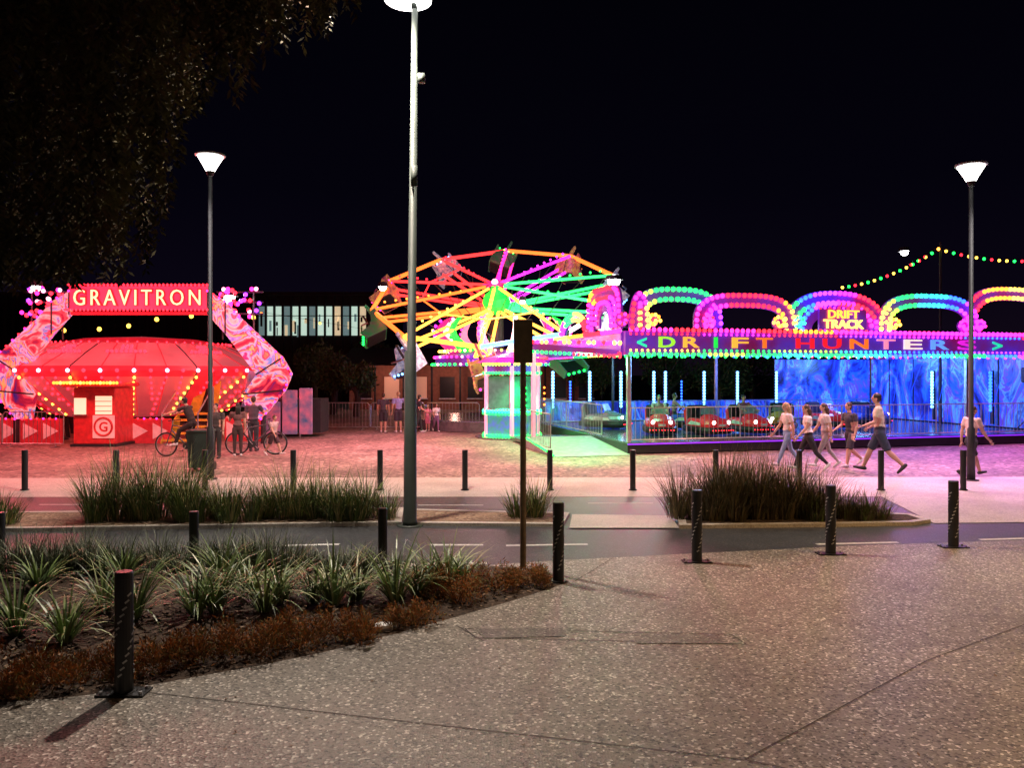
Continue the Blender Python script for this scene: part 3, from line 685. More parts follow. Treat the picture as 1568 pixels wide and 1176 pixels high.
# ---------------------------------------------------------------- saucer ride
gr=empty('spinning_saucer_ride'); gx,gy=X(212,29),29.3
bodyM=mat('saucer_shell',(.75,.3,.32),.35,em=(1,.1,.13),es=.26,scale=.8); bodyR=mat('saucer_shell_red',(.7,.05,.07),.35,em=(1,.015,.035),es=.45,scale=2)  # shell emission adds a red glow, standing in for light on the body
b=MB()
prof=[(0,3.62),(2.0,3.5),(3.0,3.3),(3.9,2.92),(4.75,2.5),(4.85,2.35),(4.7,2.15),(3.9,1.5),(3.0,.85),(2.6,.75),(0,.75)]
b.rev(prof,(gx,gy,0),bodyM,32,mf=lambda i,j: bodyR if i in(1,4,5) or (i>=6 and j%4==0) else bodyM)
for j in range(32):
    a=2*math.pi*j/32; ca,sa=math.cos(a),math.sin(a)
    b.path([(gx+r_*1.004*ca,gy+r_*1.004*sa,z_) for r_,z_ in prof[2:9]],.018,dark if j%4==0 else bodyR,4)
for j in range(64):
    a=2*math.pi*j/64; b.bulb((gx+4.93*math.cos(a),gy+4.93*math.sin(a),2.35),'red' if j%2 else 'pw',.07)
    b.bulb((gx+3.12*math.cos(a),gy+3.12*math.sin(a),3.32),'red',.04)
    for k in range(8):
        t=k/7; aa=a+(0.05 if j%2 else -.05)*t; r_=4.78-1.75*t; 
        if j%2==0 or k<5: b.bulb((gx+r_*math.cos(aa),gy+r_*math.sin(aa),2.12-1.25*t),'red' if j%4 else 'yel',.05)
for a0 in (-1.25,-2.2,-.6,-1.75,.5,2.0):
    for i in range(-4,5):
        for k in range(3 if abs(i)<2 else 1):
            a=a0+i*.035; r_=3.95-k*.17; b.bulb((gx+r_*math.cos(a)*1.01,gy+r_*math.sin(a)*1.01,2.98+k*.09),'red',.065)
for i in range(14):
    a=2*math.pi*i/14; b.tube((gx+2.6*math.cos(a),gy+2.6*math.sin(a),0),(gx+2.7*math.cos(a),gy+2.7*math.sin(a),.85),.07,dark)
b.build('saucer_body',gr)
d=25.0
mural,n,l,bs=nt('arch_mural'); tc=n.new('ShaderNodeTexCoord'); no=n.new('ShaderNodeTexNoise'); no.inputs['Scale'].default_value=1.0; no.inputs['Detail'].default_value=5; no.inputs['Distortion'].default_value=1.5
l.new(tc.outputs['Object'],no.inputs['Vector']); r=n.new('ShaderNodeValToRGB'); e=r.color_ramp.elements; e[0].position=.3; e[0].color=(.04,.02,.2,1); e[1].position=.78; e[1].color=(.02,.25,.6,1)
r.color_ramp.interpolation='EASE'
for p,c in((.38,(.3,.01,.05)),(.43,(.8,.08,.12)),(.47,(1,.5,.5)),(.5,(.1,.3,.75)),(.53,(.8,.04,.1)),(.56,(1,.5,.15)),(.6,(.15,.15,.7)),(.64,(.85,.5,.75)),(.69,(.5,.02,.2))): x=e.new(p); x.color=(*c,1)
l.new(no.outputs['Fac'],r.inputs['Fac']); l.new(r.outputs['Color'],bs.inputs['Base Color']); l.new(r.outputs['Color'],bs.inputs['Emission Color']); bs.inputs['Emission Strength'].default_value=.55; bs.inputs['Roughness'].default_value=.35  # painted panels emit their own colours so that they look lit
b=MB()
wing=[(318,446),(345,462),(366,486),(432,548),(446,573),(436,598),(400,642),(378,642),(372,604),(392,574),(345,512),(318,482)]
for s_ in(1,-1):
    poly=[(X(212+s_*(px-212),d),Z(py,d)) for px,py in wing]
    if s_<0: poly=poly[::-1]
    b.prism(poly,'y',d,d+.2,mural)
    q=[(X(212+s_*(px-212),d),Z(py,d)) for px,py in wing[:8]]
    for i in range(7):
        p0=V3(q[i]);p1=V3(q[i+1]); m_=int((p1-p0).length/.28)+1
        for k in range(m_): t=p0.lerp(p1,k/m_); b.bulb((t.x,d-.04,t.y),'red' if k%2 else 'pink',.04)
    for i,(a_,c_) in enumerate(((0,11),(1,10),(3,9),(5,8))):
        p0=poly[a_] if s_>0 else poly[::-1][a_]; p1=poly[c_] if s_>0 else poly[::-1][c_]; b.tube((p0[0],d-.02,p0[1]),(p1[0],d-.02,p1[1]),.025,dark,n=5)
    tx=X(212+s_*(360-212),d)
    for dx in(-.5,.5): b.tube((tx+dx*s_,d+.3,Z(520,d)),(tx+dx*s_,d+.3,Z(445,d)),.03,dark,n=5)
    for zz in (Z(480,d),Z(462,d),Z(446,d)): b.tube((tx-.7,d+.3,zz),(tx+.8,d+.3,zz),.03,dark,n=5)
    for k in range(34): b.bulb((tx+R.uniform(-.6,.8)*s_,d+.22,[Z(480,d),Z(462,d),Z(446,d)][k%3]+R.uniform(-.1,.12)),R.choice(['red','pink','pink','red','vio','pw']),.07)
    b.tube((X(212+s_*190,d),d+.1,Z(630,d)),(X(212+s_*190,d),d+.1,0),.09,dark); b.tube((X(212+s_*165,d),d+.3,Z(640,d)),(X(212+s_*150,d),d+1.5,0),.07,dark)
x0,x1=X(106,d),X(318,d); signp=mat('sign_panel',(.7,.03,.08),.4,em=(1,.03,.1),es=.95,scale=1)
b.box(((x0+x1)/2,d+.1,(Z(438,d)+Z(474,d))/2),(x1-x0,.22,.72),signp)
addtext(b,'GRAVITRON',.7,((x0+x1)/2-.02,d-.03,Z(469,d)),emis('sign_letter_red',(.6,.0,.01),.8),x1-x0-.32,.012,.045,height=.56,spc=1.35)
addtext(b,'GRAVITRON',.7,((x0+x1)/2-.02,d-.06,Z(468,d)),emis('sign_letter_lit',(1,.66,.34),1.6),x1-x0-.38,.02,-.004,height=.5,spc=1.35)
for i in range(36):
    x=x0+(x1-x0)*i/35; b.bulb((x,d-.06,Z(437,d)),'red',.045); b.bulb((x,d-.06,Z(475,d)),'red',.045)
b.tube((x0,d+.1,Z(480,d)),(x1,d+.1,Z(480,d)),.05,bodyR)
b.build('arch_sign',gr)
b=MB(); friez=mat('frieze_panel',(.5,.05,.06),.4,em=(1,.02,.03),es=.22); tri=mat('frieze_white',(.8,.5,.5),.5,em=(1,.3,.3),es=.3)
def fz(pa,pb,d,z1):
    xa,xb=X(pa,d),X(pb,d); b.box(((xa+xb)/2,d,z1/2),(xb-xa,.1,z1),friez); n_=int((xb-xa)/.55)
    for i in range(n_):
        c=xa+(i+.5)*(xb-xa)/n_; h=.24; b.prism([(c-h,z1*.5-.26),(c+h,z1*.5),(c-h,z1*.5+.26)],'y',d-.07,d-.053,tri)
    for i in range(int((xb-xa)/.2)): b.bulb((xa+.1+i*.2,d-.08,z1),'pink' if i%2 else 'red',.035)
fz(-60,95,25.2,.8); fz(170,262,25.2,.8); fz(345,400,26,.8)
yel=mat('step_yellow',(.7,.45,.05),.5,em=(1,.4,.05),es=.08)
xs=X(285,25.6)
for k in range(5): b.box((xs,25.2+k*.28,.1+k*.2),(1.1,.27,.06),yel); 
for s_ in(-.58,.58): b.tube((xs+s_,25.1,.95),(xs+s_,26.4,1.8),.025,steel); b.tube((xs+s_,25.1,0),(xs+s_,25.1,.95),.025,steel); b.tube((xs+s_,26.4,0),(xs+s_,26.4,1.8),.025,steel)
b.prism([(25.0,0),(26.4,0),(26.4,1.0),(25.0,.1)],'x',xs-.57,xs-.55,yel)
b.prism([(xs-.5,.8),(xs+.5,.8),(xs+.65,2.0),(xs-.1,2.0)],'y',26.9,26.95,yel); b.prism([(xs-.1,.8),(xs+.2,.8),(xs+.4,2.0),(xs+.25,2.0)],'y',26.85,26.89,black)
b.build('base_frieze',gr)
b=MB(); d=24.0; kx0,kx1=X(112,d),X(176,d); kc=(kx0+kx1)/2; redk=mat('kiosk_red',(.6,.04,.04),.4,em=(1,.03,.04),es=.06); pinkd=mat('kiosk_door',(.85,.5,.45),.4,em=(1,.3,.28),es=.5)
b.bbox((kc,d+.6,.95),(kx1-kx0,1.2,1.75),redk,.03); b.box((kc,d+.6,.05),(1.4,1.3,.08),dark)
wd=emis('kiosk_window',(1,.75,.5),.9); b.box((kc-.42,d-.01,1.25),(.36,.03,.5),wd); b.box((kc-.42,d-.03,.98),(.42,.08,.03),steel)
b.box((kc+.3,d-.01,1.28),(.5,.03,.56),wd); b.box((kc+.3,d-.01,.62),(.66,.03,.7),pinkd)
for zz in(1.1,1.25,1.4): b.box((kc+.3,d-.03,zz),(.5,.01,.02),redk)
b.torus((kc+.3,d-.035,.62),.27,.035,redk,Matrix.Rotation(math.pi/2,3,'X'),24,5); addtext(b,'G',.5,(kc+.3,d-.03,.47),redk,.26,.008,.01,height=.3)
b.bbox((kc,d+.45,1.9),(kx1-kx0+.3,1.7,.12),redk,.03)
for xx in [kx0-.35+k*.1 for k in range(int((kx1-kx0+.8)/.1))]: b.bulb((xx,d-.42,1.97),'org' if int(xx*10)%3 else 'yel',.05)
b.tube((kx0-.35,d-.42,1.97),(kx0-.35,d+1.2,1.97),.035,BM['org'],n=6)
b.build('ticket_kiosk')
b=MB(); d=27
sc=mat('screen_mural',(.06,.25,.5),.4,es=.12,c2=(.6,.2,.3),scale=3)
for a,c,t in ((404,430,618),(432,456,600),(458,479,597)):
    xa,xb=X(a,d),X(c,d); b.bbox(((xa+xb)/2,d,(Z(t,d)+.1)/2+.05),(xb-xa-.03,.08,Z(t,d)-.1),sc,.015); b.tube((xa,d+.1,0),(xa,d+.1,Z(t,d)),.03,steel)
b.box((X(440,d),d+1.2,.75),(2.0,1.2,1.2),dark); b.box((X(400,27.5),27.6,1.6),(1.2,.1,1.3),sc,Matrix.Rotation(.2,3,'Y')); b.tube((X(400,27.5),27.7,0),(X(400,27.5),27.7,1.1),.04,steel); b.tube((X(380,27.5),27.7,0),(X(385,27.5),27.7,1.1),.04,steel)
b.build('painted_screen_fence')
for x,y,z,c,p in [(-14.0,21.4,4.6,(1,.12,.14),620),(-10.2,21.6,4.4,(1,.15,.17),420),(-18,21.5,4.4,(1,.12,.14),380),(-7.6,23.5,3.8,(1,.22,.24),260)]:
    light('POINT',(x,y,z),c,p,.4)  # added lights, no fixtures: red glow on the ground before the saucer
for x,y,z,c,p in [(-3,25,5.8,(1,.3,.36),4200),(2.0,19.4,5.4,(1,.42,.3),1900),(-4.5,19.5,5.4,(1,.42,.36),2100),(8,18.0,5.2,(1,.45,.62),1400),(12,17.5,5.2,(.95,.4,.9),1200),(-11,20,5.4,(1,.28,.27),1700)]:
    light('SPOT',(x,y,z),c,p,.6,spot=2.0,blend=.9)  # added spots, no fixtures: brighten path and fairground in ride colours
b=MB()
def barrier(b,xa,xb,y):
    n_=max(1,round((xb-xa)/2.2)); 
    for i in range(n_):
        a=xa+(xb-xa)*i/n_+.03; c=xa+(xb-xa)*(i+1)/n_-.03; yy=y+R.uniform(-.06,.06)
        b.path([(a,yy,.12),(a,yy,1.0),(a+.08,yy,1.08),(c-.08,yy,1.08),(c,yy,1.0),(c,yy,.12),(a,yy,.12)],.019,steel,6)
        k=int((c-a)/.13)
        for j in range(1,k): b.tube((a+(c-a)*j/k,yy,.12),(a+(c-a)*j/k,yy,1.08),.008,steel,n=4)
        for q in(a+.25,c-.25): b.tube((q,yy-.25,.02),(q,yy+.25,.02),.018,steel,n=5); b.tube((q,yy,.02),(q,yy,.12),.018,steel,n=5)
barrier(b,X(482,31),X(735,31),31.0); b.build('crowd_barrier')
b=MB(); barrier(b,X(0,23.5)-4,X(90,23.5),23.8); b.build('crowd_barrier.001')
b=MB(); x,y=G(308,722); binm=mat('bin_green',(.02,.035,.028),.5)
b.box((x,y,.5),(.4,.46,.8),binm,taper=1.14); b.bbox((x,y,.93),(.5,.56,.07),binm,.02); b.tube((x-.2,y+.3,.9),(x+.2,y+.3,.9),.02,black)
for s_ in(-.21,.21): b.path([(x+s_-.03,y+.22,.1),(x+s_+.03,y+.22,.1)],.1,black,14)
b.build('wheelie_bin')
# ---------------------------------------------------------------- background buildings
bg_=empty('office_building'); d=62; bw=mat('dark_cladding',(.018,.018,.02),.7,scale=1); glassd=mat('dark_window_glass',(.006,.008,.01),.5)
litw=[emis('lit_window_%d'%i,c,s) for i,(c,s) in enumerate([((.7,.95,.8),.7),((1,.78,.48),.6),((.4,.65,.65),.25),((.3,.4,.4),.06)])]
b=MB(); xa,xb=X(-200,d),X(575,d); b.box(((xa+xb)/2,d+8,4.2),(xb-xa,15.5,8.4),bw); b.box(((xa+xb)/2,d+8,8.5),(xb-xa+.8,16.4,.25),bw)
nb=60; wdt=(xb-xa)/nb
for i in range(nb):
    xc=xa+(i+.5)*wdt; px=CX+xc/d*F
    for f,(z0,z1) in enumerate(((5.2,7.5),(1.2,3.8))):
        if f==0: m=R.choices(litw,[5,4,4,1])[0] if 390<px<560 else glassd
        else: m=glassd
        b.box((xc,d+.2,(z0+z1)/2),(wdt*.86,.1,z1-z0),m)
        b.box((xc,d+.1,(z0+z1)/2+.4),(wdt*.86,.06,.06),dark)
        if m in litw[:3]:
            for _ in range(R.randint(1,3)): b.box((xc+R.uniform(-.25,.25)*wdt,d+.12,z0+R.uniform(.3,1.4)),(wdt*R.uniform(.1,.35),.06,R.uniform(.3,1.0)),R.choice([dark,dark,litw[2],litw[1],litw[2]]))
    b.box((xa+i*wdt,d+.05,4.2),(.14,.3,8.2),bw)
b.build('facade',bg_)
h2=empty('brick_building'); d=48; brick=mat('brick_wall',(.3,.13,.08),.85,scale=5,bump=.3)
wdim=emis('dim_warm_window',(1,.6,.4),.12)
b=MB(); xa,xb=X(535,d),X(905,d); zt=Z(560,d); b.box(((xa+xb)/2,d+4,zt/2),(xb-xa,8,zt),brick)
b.add([(xa-.6,d-1.2,zt),(xb+.6,d-1.2,zt),(xb+.6,d+4,zt+1.2),(xa-.6,d+4,zt+1.2),(xb+.6,d+9,zt),(xa-.6,d+9,zt)],[(0,1,2,3),(3,2,4,5),(0,3,5),(1,4,2)],mat('roof_metal',(.05,.045,.045),.7))
for i in range(9):
    xc=xa+.9+i*1.7; b.box((xc,d-.03,1.35),(.9,.08,1.3),wdim if i in(1,2,5) else glassd); b.box((xc,d-.08,.66),(1.0,.16,.06),white); b.tube((xc+.85,d-1,0),(xc+.85,d-1,zt),.06,bw)
b.build('walls',h2); light('POINT',(X(600,d),d-2,2.2),(1,.45,.35),70,.2); light('POINT',(X(700,d),d-2,2.2),(1,.45,.35),70,.2)
def bgtree(name,x,y,h,r):
    b=MB(); lm=gg[2]; b.path([(x,y,0),(x+.1,y,h*.3),(x,y,h*.55)],[.2,.16,.09],bark,8)
    for k in range(7): a=k*.9; b.path([(x,y,h*(.3+.03*k)),(x+r*.6*math.cos(a),y+r*.6*math.sin(a),h*(.55+.05*k))],[.08,.02],bark,5)
    lob=[(R.uniform(-.6,.6)*r,R.uniform(-.6,.6)*r,h*R.uniform(.45,.85),r*R.uniform(.3,.5)) for _ in range(14)]
    for i in range(2200):
        lx,ly,lz,lr=R.choice(lob); v=V3((R.gauss(0,1),R.gauss(0,1),R.gauss(0,.8))).normalized()*lr*R.uniform(.6,1.1)
        p=V3((x+lx,y+ly,lz))+v; u=V3((R.gauss(0,1),R.gauss(0,1),R.gauss(0,1))).normalized(); w_=u.orthogonal().normalized(); s_=R.uniform(.07,.14)
        b.add([p,p+u*s_+w_*s_*.5,p+u*s_*2,p+u*s_-w_*s_*.5],[(0,1,2,3)],lm)
    b.build(name)
for px,d,h,r in [(510,42,3.6,1.3),(545,40,3.0,1.1),(560,55,5.0,2),(480,46,4,1.5),(1020,42,4.0,2),(1150,44,4.2,2.2),(900,44,4,1.8),(1100,40,3.3,1.5),(1230,46,4.5,2.3)]:
    bgtree('tree',X(px,d),d,h,r)
b=MB()
def string(pts,d,cols,n_,r=.055,sag=0):
    P=[V3((X(px,d),d,Z(py,d))) for px,py in pts]; full=[]
    for i in range(len(P)-1):
        for k in range(n_): 
            t=k/n_; q=P[i].lerp(P[i+1],t)-V3((0,0,sag*4*t*(1-t))); full.append(q)
    full.append(P[-1]); b.path(full,.012,black,4)
    for i,q in enumerate(full): b.bulb(q-V3((0,0,.09)),cols[i%len(cols)],r); b.tube(q,q-V3((0,0,.06)),.02,black,n=5)
string([(1290,437),(1437,378)],30,['yel','grn','red','yel','grn'],15,.06,.25); string([(1437,378),(1600,395)],30,['yel','yel','grn','red'],14,.06,.2); string([(1437,378),(1395,402)],30,['red','grn'],4,.05)
x=X(1440,30); b.tube((x,30,0),(x,30,Z(372,30)),.06,dark,.04)
b.build('string_lights')
b=MB(); string([(60,500),(98,504),(152,502),(197,497),(240,487),(293,482),(388,484)],44,['yel'],1,.13); b.build('string_lights.001')
b=MB(); string([(400,478),(580,508),(745,500)],46,['org','yel'],2,.08); b.build('string_lights.002')
# ---------------------------------------------------------------- people
skinM=mat('skin',(.5,.3,.22),.55,var=.08); skinT=mat('skin_tan',(.38,.22,.15),.55,var=.08)
hairs={'brown':mat('hair_brown',(.06,.035,.02),.5),'blond':mat('hair_blond',(.35,.24,.12),.5),'black':mat('hair_black',(.015,.012,.01),.45)}
cl={}
def cloth(c):
    if c not in cl: cl[c]=mat('cloth_%d'%len(cl),c,.85,var=.15,scale=12,bump=.3)
    return cl[c]
shoeM={'w':mat('shoe_white',(.65,.65,.65),.6),'b':mat('shoe_black',(.03,.03,.03),.6)}
eyeM=mat('eye',(.02,.015,.01),.2); lipM=mat('lips',(.35,.12,.1),.5)
def person(name,x,y,H,head,pose,shirt,pants,hair='brown',long_hair=False,shorts=False,shoe='w',fem=False,z0=0.012,sleeve=.55,extra=None):
    g=pose.get; sw=.105 if fem else .12
    ln=g('lean',0); 
    def T(p):
        p=V3(p); q=p-V3((0,0,.52)); return V3((q.x*math.cos(ln)+q.z*math.sin(ln),q.y,-q.x*math.sin(ln)+q.z*math.cos(ln)+.52))
    J={}
    J['pel']=V3((0,0,.52)); J['wai']=T((0,0,.61)); J['che']=T((0.005,0,.73)); J['nkb']=T((0,0,.825)); J['nk']=T((.008,0,.87)); J['hd']=T((.018,0,.93))
    for s,S_ in((1,'l'),(-1,'r')):
        a=g(S_+'h',0); k=g(S_+'k',0); hip=V3((0,s*.052,.505)); kn=hip+V3((math.sin(a),s*.01,-math.cos(a)))*.245; an=kn+V3((math.sin(a-k),0,-math.cos(a-k)))*.225
        fa=(a-k)*.75 if g(S_+'f') is None else g(S_+'f'); heel=an+V3((-.02*math.cos(fa)+.02*math.sin(fa),0,-.02*math.sin(fa)-.02*math.cos(fa))); toe=an+V3((.105*math.cos(fa)+.025*math.sin(fa),s*.012,.105*math.sin(fa)-.025*math.cos(fa)))
        J[S_+'hip'],J[S_+'kn'],J[S_+'an'],J[S_+'he'],J[S_+'to']=hip,kn,an,heel,toe
        sh=T((0,s*sw,.805)); a=g(S_+'s',0)+ln*.3; e_=g(S_+'e',.25); ab=g(S_+'a',.12)
        el=sh+V3((math.sin(a),s*math.sin(ab),-math.cos(a)*math.cos(ab)))*.17; wr=el+V3((math.sin(a+e_),s*g(S_+'i',.03),-math.cos(a+e_))).normalized()*.145
        J[S_+'sh'],J[S_+'el'],J[S_+'wr']=sh,el,wr; hd_=(wr-el).normalized(); J[S_+'ha']=wr+hd_*.045; J[S_+'hdir']=hd_
    mz=min(J[k].z for k in('lan','lhe','lto','ran','rhe','rto'))-.018
    if g('seat') is not None: mz=J['pel'].z-g('seat')/H
    Mx=Matrix.Translation((x,y,z0))@Matrix.Rotation(head,4,'Z')@Matrix.Scale(H,4)@Matrix.Translation((0,0,-mz))
    sk=skinM if not g('tan') else skinT; top=cloth(shirt); bot=cloth(pants); sm=shoeM[shoe]
    b=MB(); 
    def ell(c,sx,sy,sz,rot=None): b.sph(c,1,sk,14,10,(sx,sy,sz),rot)
    def cap(p,q,r1,r2,m=sk):
        b.path([p,V3(p).lerp(q,.3),V3(p).lerp(q,.7),q],[r1,r1*1.04 if r1>r2 else r1,(r1*.4+r2*.6),r2],m,12); b.sph(p,r1*.99,m,10,6); b.sph(q,r2*.99,m,10,6)
    rt=Matrix.Rotation(ln,3,'Y')
    ell(J['pel']+V3((0,0,.0)),.062,.09 if fem else .085,.07,rt); ell(J['wai'],.056,.072 if fem else .082,.08,rt); ell(J['che'],.066,.092 if fem else .106,.095,rt); ell(T((0,0,.795)),.05,sw+.002,.035,rt)
    if not fem: ell(T((.0,0,.67)),.064,.095,.12,rt)
    ell(T((-.002,0,.58)),.066,.09,.06,rt)
    cap(J['nkb'],J['nk'],.032,.028)
    ell(J['hd']+V3((-.003,0,.01)),.05,.04,.052); ell(J['hd']+V3((.012,0,-.026)),.034,.029,.034); ell(J['hd']+V3((.05,0,-.006)),.011,.007,.014)
    for s in(1,-1): ell(J['hd']+V3((-.002,s*.041,-.004)),.009,.005,.015)
    bones=[]
    def bone(p,q,m,t0=0,t1=1): bones.append((V3(p).lerp(q,t0),V3(p).lerp(q,t1),m))
    bone(J['wai'],J['nkb'],1); bone(J['pel']+V3((0,.03,.0)),J['pel']+V3((0,-.03,.0)),2); bone(J['nkb']+V3((0,0,.03)),J['hd']+V3((0,0,.03)),0)
    bone(T((0,sw*.8,.8)),T((0,-sw*.8,.8)),1)
    for S_ in 'lr':
        cap(J[S_+'hip'],J[S_+'kn'],.05 if fem else .05,.034); cap(J[S_+'kn'],J[S_+'an'],.034,.021)
        cap(J[S_+'kn'].lerp(J[S_+'an'],.15),J[S_+'kn'].lerp(J[S_+'an'],.5),.034,.029)
        if shorts: 
            e_=J[S_+'hip'].lerp(J[S_+'kn'],.92); b.path([J[S_+'hip'],e_],[.058,.052],sk,12)
        elif not fem: b.path([J[S_+'hip'],J[S_+'kn'],J[S_+'kn'].lerp(J[S_+'an'],.95)],[.055,.042,.034],sk,12)
        cap(J[S_+'he'],J[S_+'to'],.024,.018); cap(J[S_+'he'].lerp(J[S_+'to'],.1)+V3((0,0,.006)),J[S_+'he'].lerp(J[S_+'to'],.6),.023,.022)
        cap(J[S_+'sh'],J[S_+'el'],.029 if fem else .034,.022); cap(J[S_+'el'],J[S_+'wr'],.024,.015)
        b.path([J[S_+'sh'],J[S_+'sh'].lerp(J[S_+'el'],sleeve+.1)],[.037,.037 if not fem else .032],sk,10)
        rot=J[S_+'hdir'].to_track_quat('Z','Y').to_matrix(); ell(J[S_+'ha'],.022,.012,.03,rot)
        k_=.92 if shorts else 1
        bone(J[S_+'hip'],J[S_+'kn'],2,0,k_)
        if shorts: bone(J[S_+'kn'],J[S_+'an'],0,-.02,.9); 
        else: bone(J[S_+'kn'],J[S_+'an'],2,0,.92)
        bone(J[S_+'he'],J[S_+'to'],3); bone(J[S_+'sh'],J[S_+'el'],1,0,sleeve); bone(J[S_+'sh'],J[S_+'el'],0,sleeve+.12,1); bone(J[S_+'el'],J[S_+'ha'],0 if sleeve<1 else 1,.05,1)
    me=bpy.data.meshes.new('tmp'); me.from_pydata(b.v,[],b.f); o=bpy.data.objects.new('tmp',me); scene.collection.objects.link(o)
    md=o.modifiers.new('r','REMESH'); md.mode='VOXEL'; md.voxel_size=.0085; sm_=o.modifiers.new('s','SMOOTH'); sm_.factor=.5; sm_.iterations=3
    dg=bpy.context.evaluated_depsgraph_get(); m2=bpy.data.meshes.new_from_object(o.evaluated_get(dg)); bpy.data.objects.remove(o)
    nv=len(m2.vertices); co_=np.empty(nv*3); m2.vertices.foreach_get('co',co_); co_=co_.reshape(-1,3)
    fs=[tuple(p.vertices) for p in m2.polygons]; cen=np.array([co_[list(f)].mean(0) for f in fs])
    best=np.full(len(fs),9.); idx=np.zeros(len(fs),int)
    for p,q,mi in bones:
        p=np.array(p);q=np.array(q); dd=q-p; L2=dd@dd; t=np.clip(((cen-p)@dd)/L2,0,1); ds=np.linalg.norm(cen-(p+t[:,None]*dd),axis=1)
        k=ds<best; best[k]=ds[k]; idx[k]=mi
    B=MB(); B.M=Mx
    for m in(sk,top,bot,sm): B.mi(m)
    B.v=[tuple(Mx@V3(c)) for c in co_]; B.f=[list(f) for f in fs]; B.m=[int(i) for i in idx]
    hm=hairs[hair]; h=J['hd']
    B.sph(h+V3((-.011,0,.018)),1,hm,14,10,(.053,.045,.053)); B.sph(h+V3((-.025,0,-.012)),1,hm,12,8,(.034,.041,.036))
    if long_hair:
        pts=[h+V3((-.035,0,.02)),h+V3((-.05,0,-.03)),h+V3((-.055,0,-.08)),h+V3((-.06,0,-.13)),h+V3((-.058,0,-.17))]
        for off in(-.024,0,.024): B.path([p+V3((0,off,0)) for p in pts],[.026,.028,.026,.02,.006],hm,8)
    for s in(1,-1): B.sph(h+V3((.0405,s*.016,.004)),.006,eyeM,6,5)
    B.sph(h+V3((.043,0,-.03)),1,lipM,8,5,(.005,.013,.004))
    for S_,s in(('l',1),('r',-1)):
        dr=J[S_+'hdir']; fw=V3((-dr.z,0,dr.x)).normalized()
        side=dr.cross(fw).normalized(); hp=J[S_+'wr']+dr*.055
        for k,(o_,L_) in enumerate(((-.015,.038),(-.005,.044),(.005,.041),(.015,.033))):
            p0=hp+fw*o_+dr*-.005; p1=p0+dr*L_*.45+side*-s*.003; p2=p1+dr*L_*.3-side*s*.008; p3=p2+dr*L_*.22-side*s*.012
            B.path([p0,p1,p2,p3],[.0055,.005,.0046,.0035],sk,6)
        p0=J[S_+'wr']+dr*.02+fw*.012; B.path([p0,p0+fw*.014+dr*.014,p0+fw*.02+dr*.03],[.007,.006,.0045],sk,6)
    ob=B.build(name,smooth=True); bpy.data.meshes.remove(m2); return ob,J,Mx
W1=dict(lh=.42,lk=.06,rh=-.32,rk=.35,ls=-.25,le=.2,rs=.3,re=.35,lean=.04,lf=.15,rf=-.7)
W2=dict(lh=-.4,lk=.4,rh=.45,rk=.1,ls=.35,le=.4,rs=-.28,re=.2,lean=.05,rf=.15,lf=-.8)
W3=dict(lh=.25,lk=.1,rh=-.2,rk=.7,ls=-.15,le=.4,rs=.2,re=.8,lean=.04,lf=.05,rf=-.8)
ST=dict(lh=.03,rh=-.03,lk=.03,rk=.05,ls=.05,rs=-.02,le=.2,re=.3,lf=0,rf=0)
def ppl(px,py,Hpx,*a,**k):
    x,y=G(px,py); H=Hpx/F*y; return person('person',x,y,H,*a,**k)
Lf=math.pi; Rt=0
ppl(1206,718,100,Lf+.1,W1,(.6,.56,.53),(.2,.3,.5),'blond',True,fem=True)
ppl(1238,722,103,Lf-.05,W2,(.75,.73,.7),(.02,.02,.025),'brown',True,fem=True,sleeve=.4)
ppl(1264,719,100,Lf,W1,(.55,.5,.48),(.35,.33,.33),'brown',True,fem=True)
ppl(1302,716,100,Lf+.2,W3,(.035,.035,.05),(.04,.04,.05),'brown',shorts=True)
ppl(1347,725,124,Lf-.45,dict(W2,ls=.2,rs=-.2,re=1.2,le=1.0),(.6,.54,.4),(.03,.04,.07),'black',shorts=True,shoe='b')
ppl(1487,733,110,Rt+.15,W1,(.6,.45,.4),(.03,.03,.03),'brown',shorts=True,shoe='b')
ppl(331,703,84,-math.pi/2,ST,(.06,.05,.05),(.03,.03,.03),'black',shoe='b')
ppl(364,700,82,math.pi/2+.5,dict(ST,ls=.6,le=1.2),(.14,.07,.07),(.05,.03,.03),'black',True,fem=True)
ppl(388,692,84,math.pi/2,dict(ST,rs=.8,re=.9),(.1,.07,.1),(.03,.03,.04),'brown',shoe='b')
ppl(419,699,62,-.4,W1,(.45,.35,.35),(.06,.03,.04),'brown',shorts=True)
ppl(587,663,60,math.pi/2,ST,(.06,.05,.07),(.03,.03,.04),'brown',shorts=True)
ppl(610,663,62,math.pi/2+.4,dict(ST,ra=.5,re=1.4),(.25,.25,.5),(.04,.03,.05),'blond',shorts=True)
ppl(641,663,58,0.3,W3,(.03,.03,.04),(.03,.03,.03),'black')
ppl(655,661,40,-1.8,ST,(.75,.3,.4),(.6,.2,.3),'blond',True,fem=True,shorts=True)
ppl(668,662,44,-1.2,W3,(.7,.65,.65),(.2,.1,.2),'brown',True,fem=True)
SIT=dict(lh=1.45,lk=1.1,rh=1.45,rk=1.1,ls=.9,rs=.9,le=.5,re=.5,lf=0,rf=0,seat=.52)
for px,d,rz in ((1010,24.8,-.35),(1146,25.0,.05),(1045,26.9,1.2)):
    q=PM@V3((*UV(px,d),0)); a=rz+th; bx=q.x-.28*math.sin(a); by=q.y+.28*math.cos(a)
    person('person',bx,by,1.5,a-math.pi/2,dict(SIT),(.5,.2,.25),(.05,.05,.08),'brown',z0=.33)
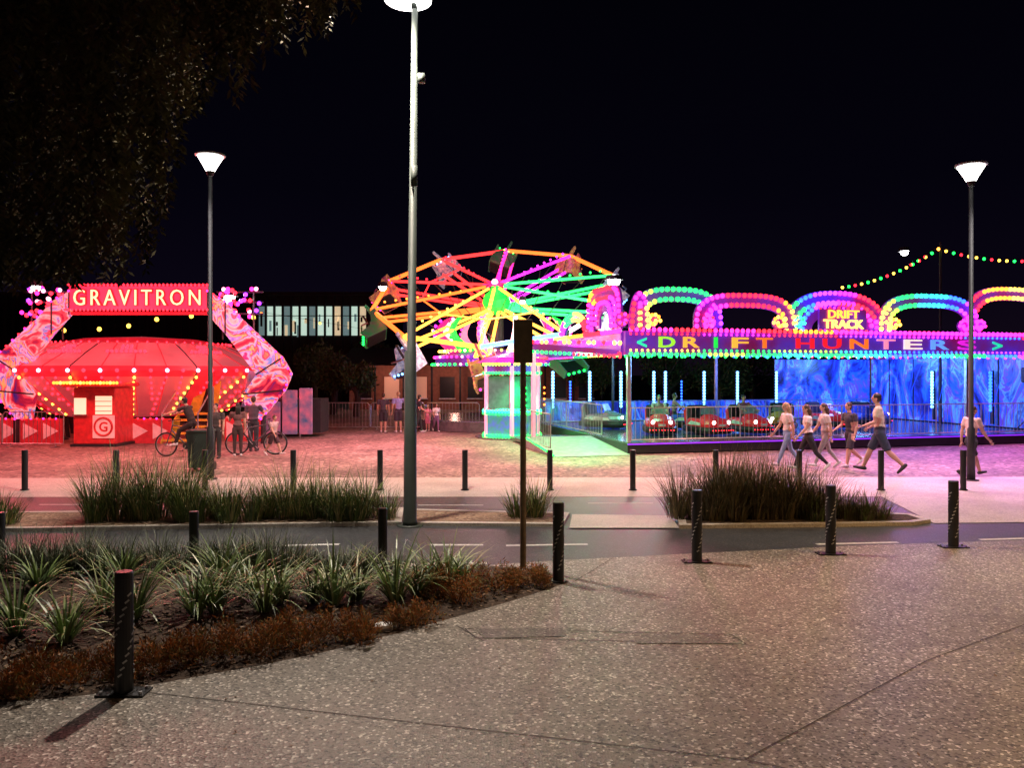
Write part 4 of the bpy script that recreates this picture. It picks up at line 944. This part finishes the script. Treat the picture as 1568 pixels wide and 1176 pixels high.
def bicycle(name,x,y,rz,H=.66):
    b=MB(); b.M=Matrix.Translation((x,y,.012))@Matrix.Rotation(rz,4,'Z')
    r=.33; q=Matrix.Rotation(math.pi/2,3,'X'); wr,wf=V3((-.5,0,r)),V3((.52,0,r))
    fm=mat('bicycle_paint',(.1,.1,.12),.3,.3)
    for c in(wr,wf):
        b.torus(c,r-.02,.02,black,q,28,6); b.torus(c,r-.045,.008,steel,q,28,5); b.path([c-V3((0,.05,0)),c+V3((0,.05,0))],.025,steel,8)
        for k in range(14): a=k*math.pi/7; b.tube(c,c+V3((math.cos(a),0,math.sin(a)))*(r-.04),.002,steel,n=3)
    bb=V3((-.08,0,.3)); st=V3((-.22,0,.75)); ht=V3((.34,0,.85)); hb=V3((.37,0,.72))
    for a,c,rr_ in((bb,st,.017),(st,ht,.016),(bb,hb,.02),(ht,hb,.02),(bb,wr,.012),(st,wr,.01),(hb,wf,.014)): b.tube(a,c,rr_,fm)
    b.tube(st,st+V3((-.04,0,.14)),.013,steel); b.sph(st+V3((-.05,0,.16)),1,black,10,6,(.13,.065,.03)); b.tube(ht,ht+V3((-.01,0,.12)),.014,steel)
    hc=ht+V3((-.01,0,.13)); b.path([hc+V3((-.06,-.29,0)),hc+V3((.03,-.15,0)),hc+V3((.04,0,0)),hc+V3((.03,.15,0)),hc+V3((-.06,.29,0))],.013,black,6)
    b.path([bb-V3((0,.05,0)),bb+V3((0,.05,0))],.09,dark,14)
    for s_ in(-1,1): e_=bb+V3((.1*s_,.08*s_,-.13*s_)); b.tube(bb+V3((0,.06*s_,0)),e_,.01,steel); b.box(e_+V3((0,.05*s_,0)),(.09,.09,.02),black)
    b.build(name)
x,y=G(282,701); bicycle('bicycle',x,y,math.pi-.15)
SITB=dict(lh=1.05,lk=.75,rh=.55,rk=.9,ls=1.0,rs=1.0,le=.2,re=.2,lean=.35,lf=-.1,rf=-.2,seat=.92)
person('person',x+.22,y-.0,1.55,math.pi-.15,SITB,(.05,.03,.03),(.03,.02,.02),'black')
x,y=G(392,698); bicycle('bicycle.001',x,y,.1)
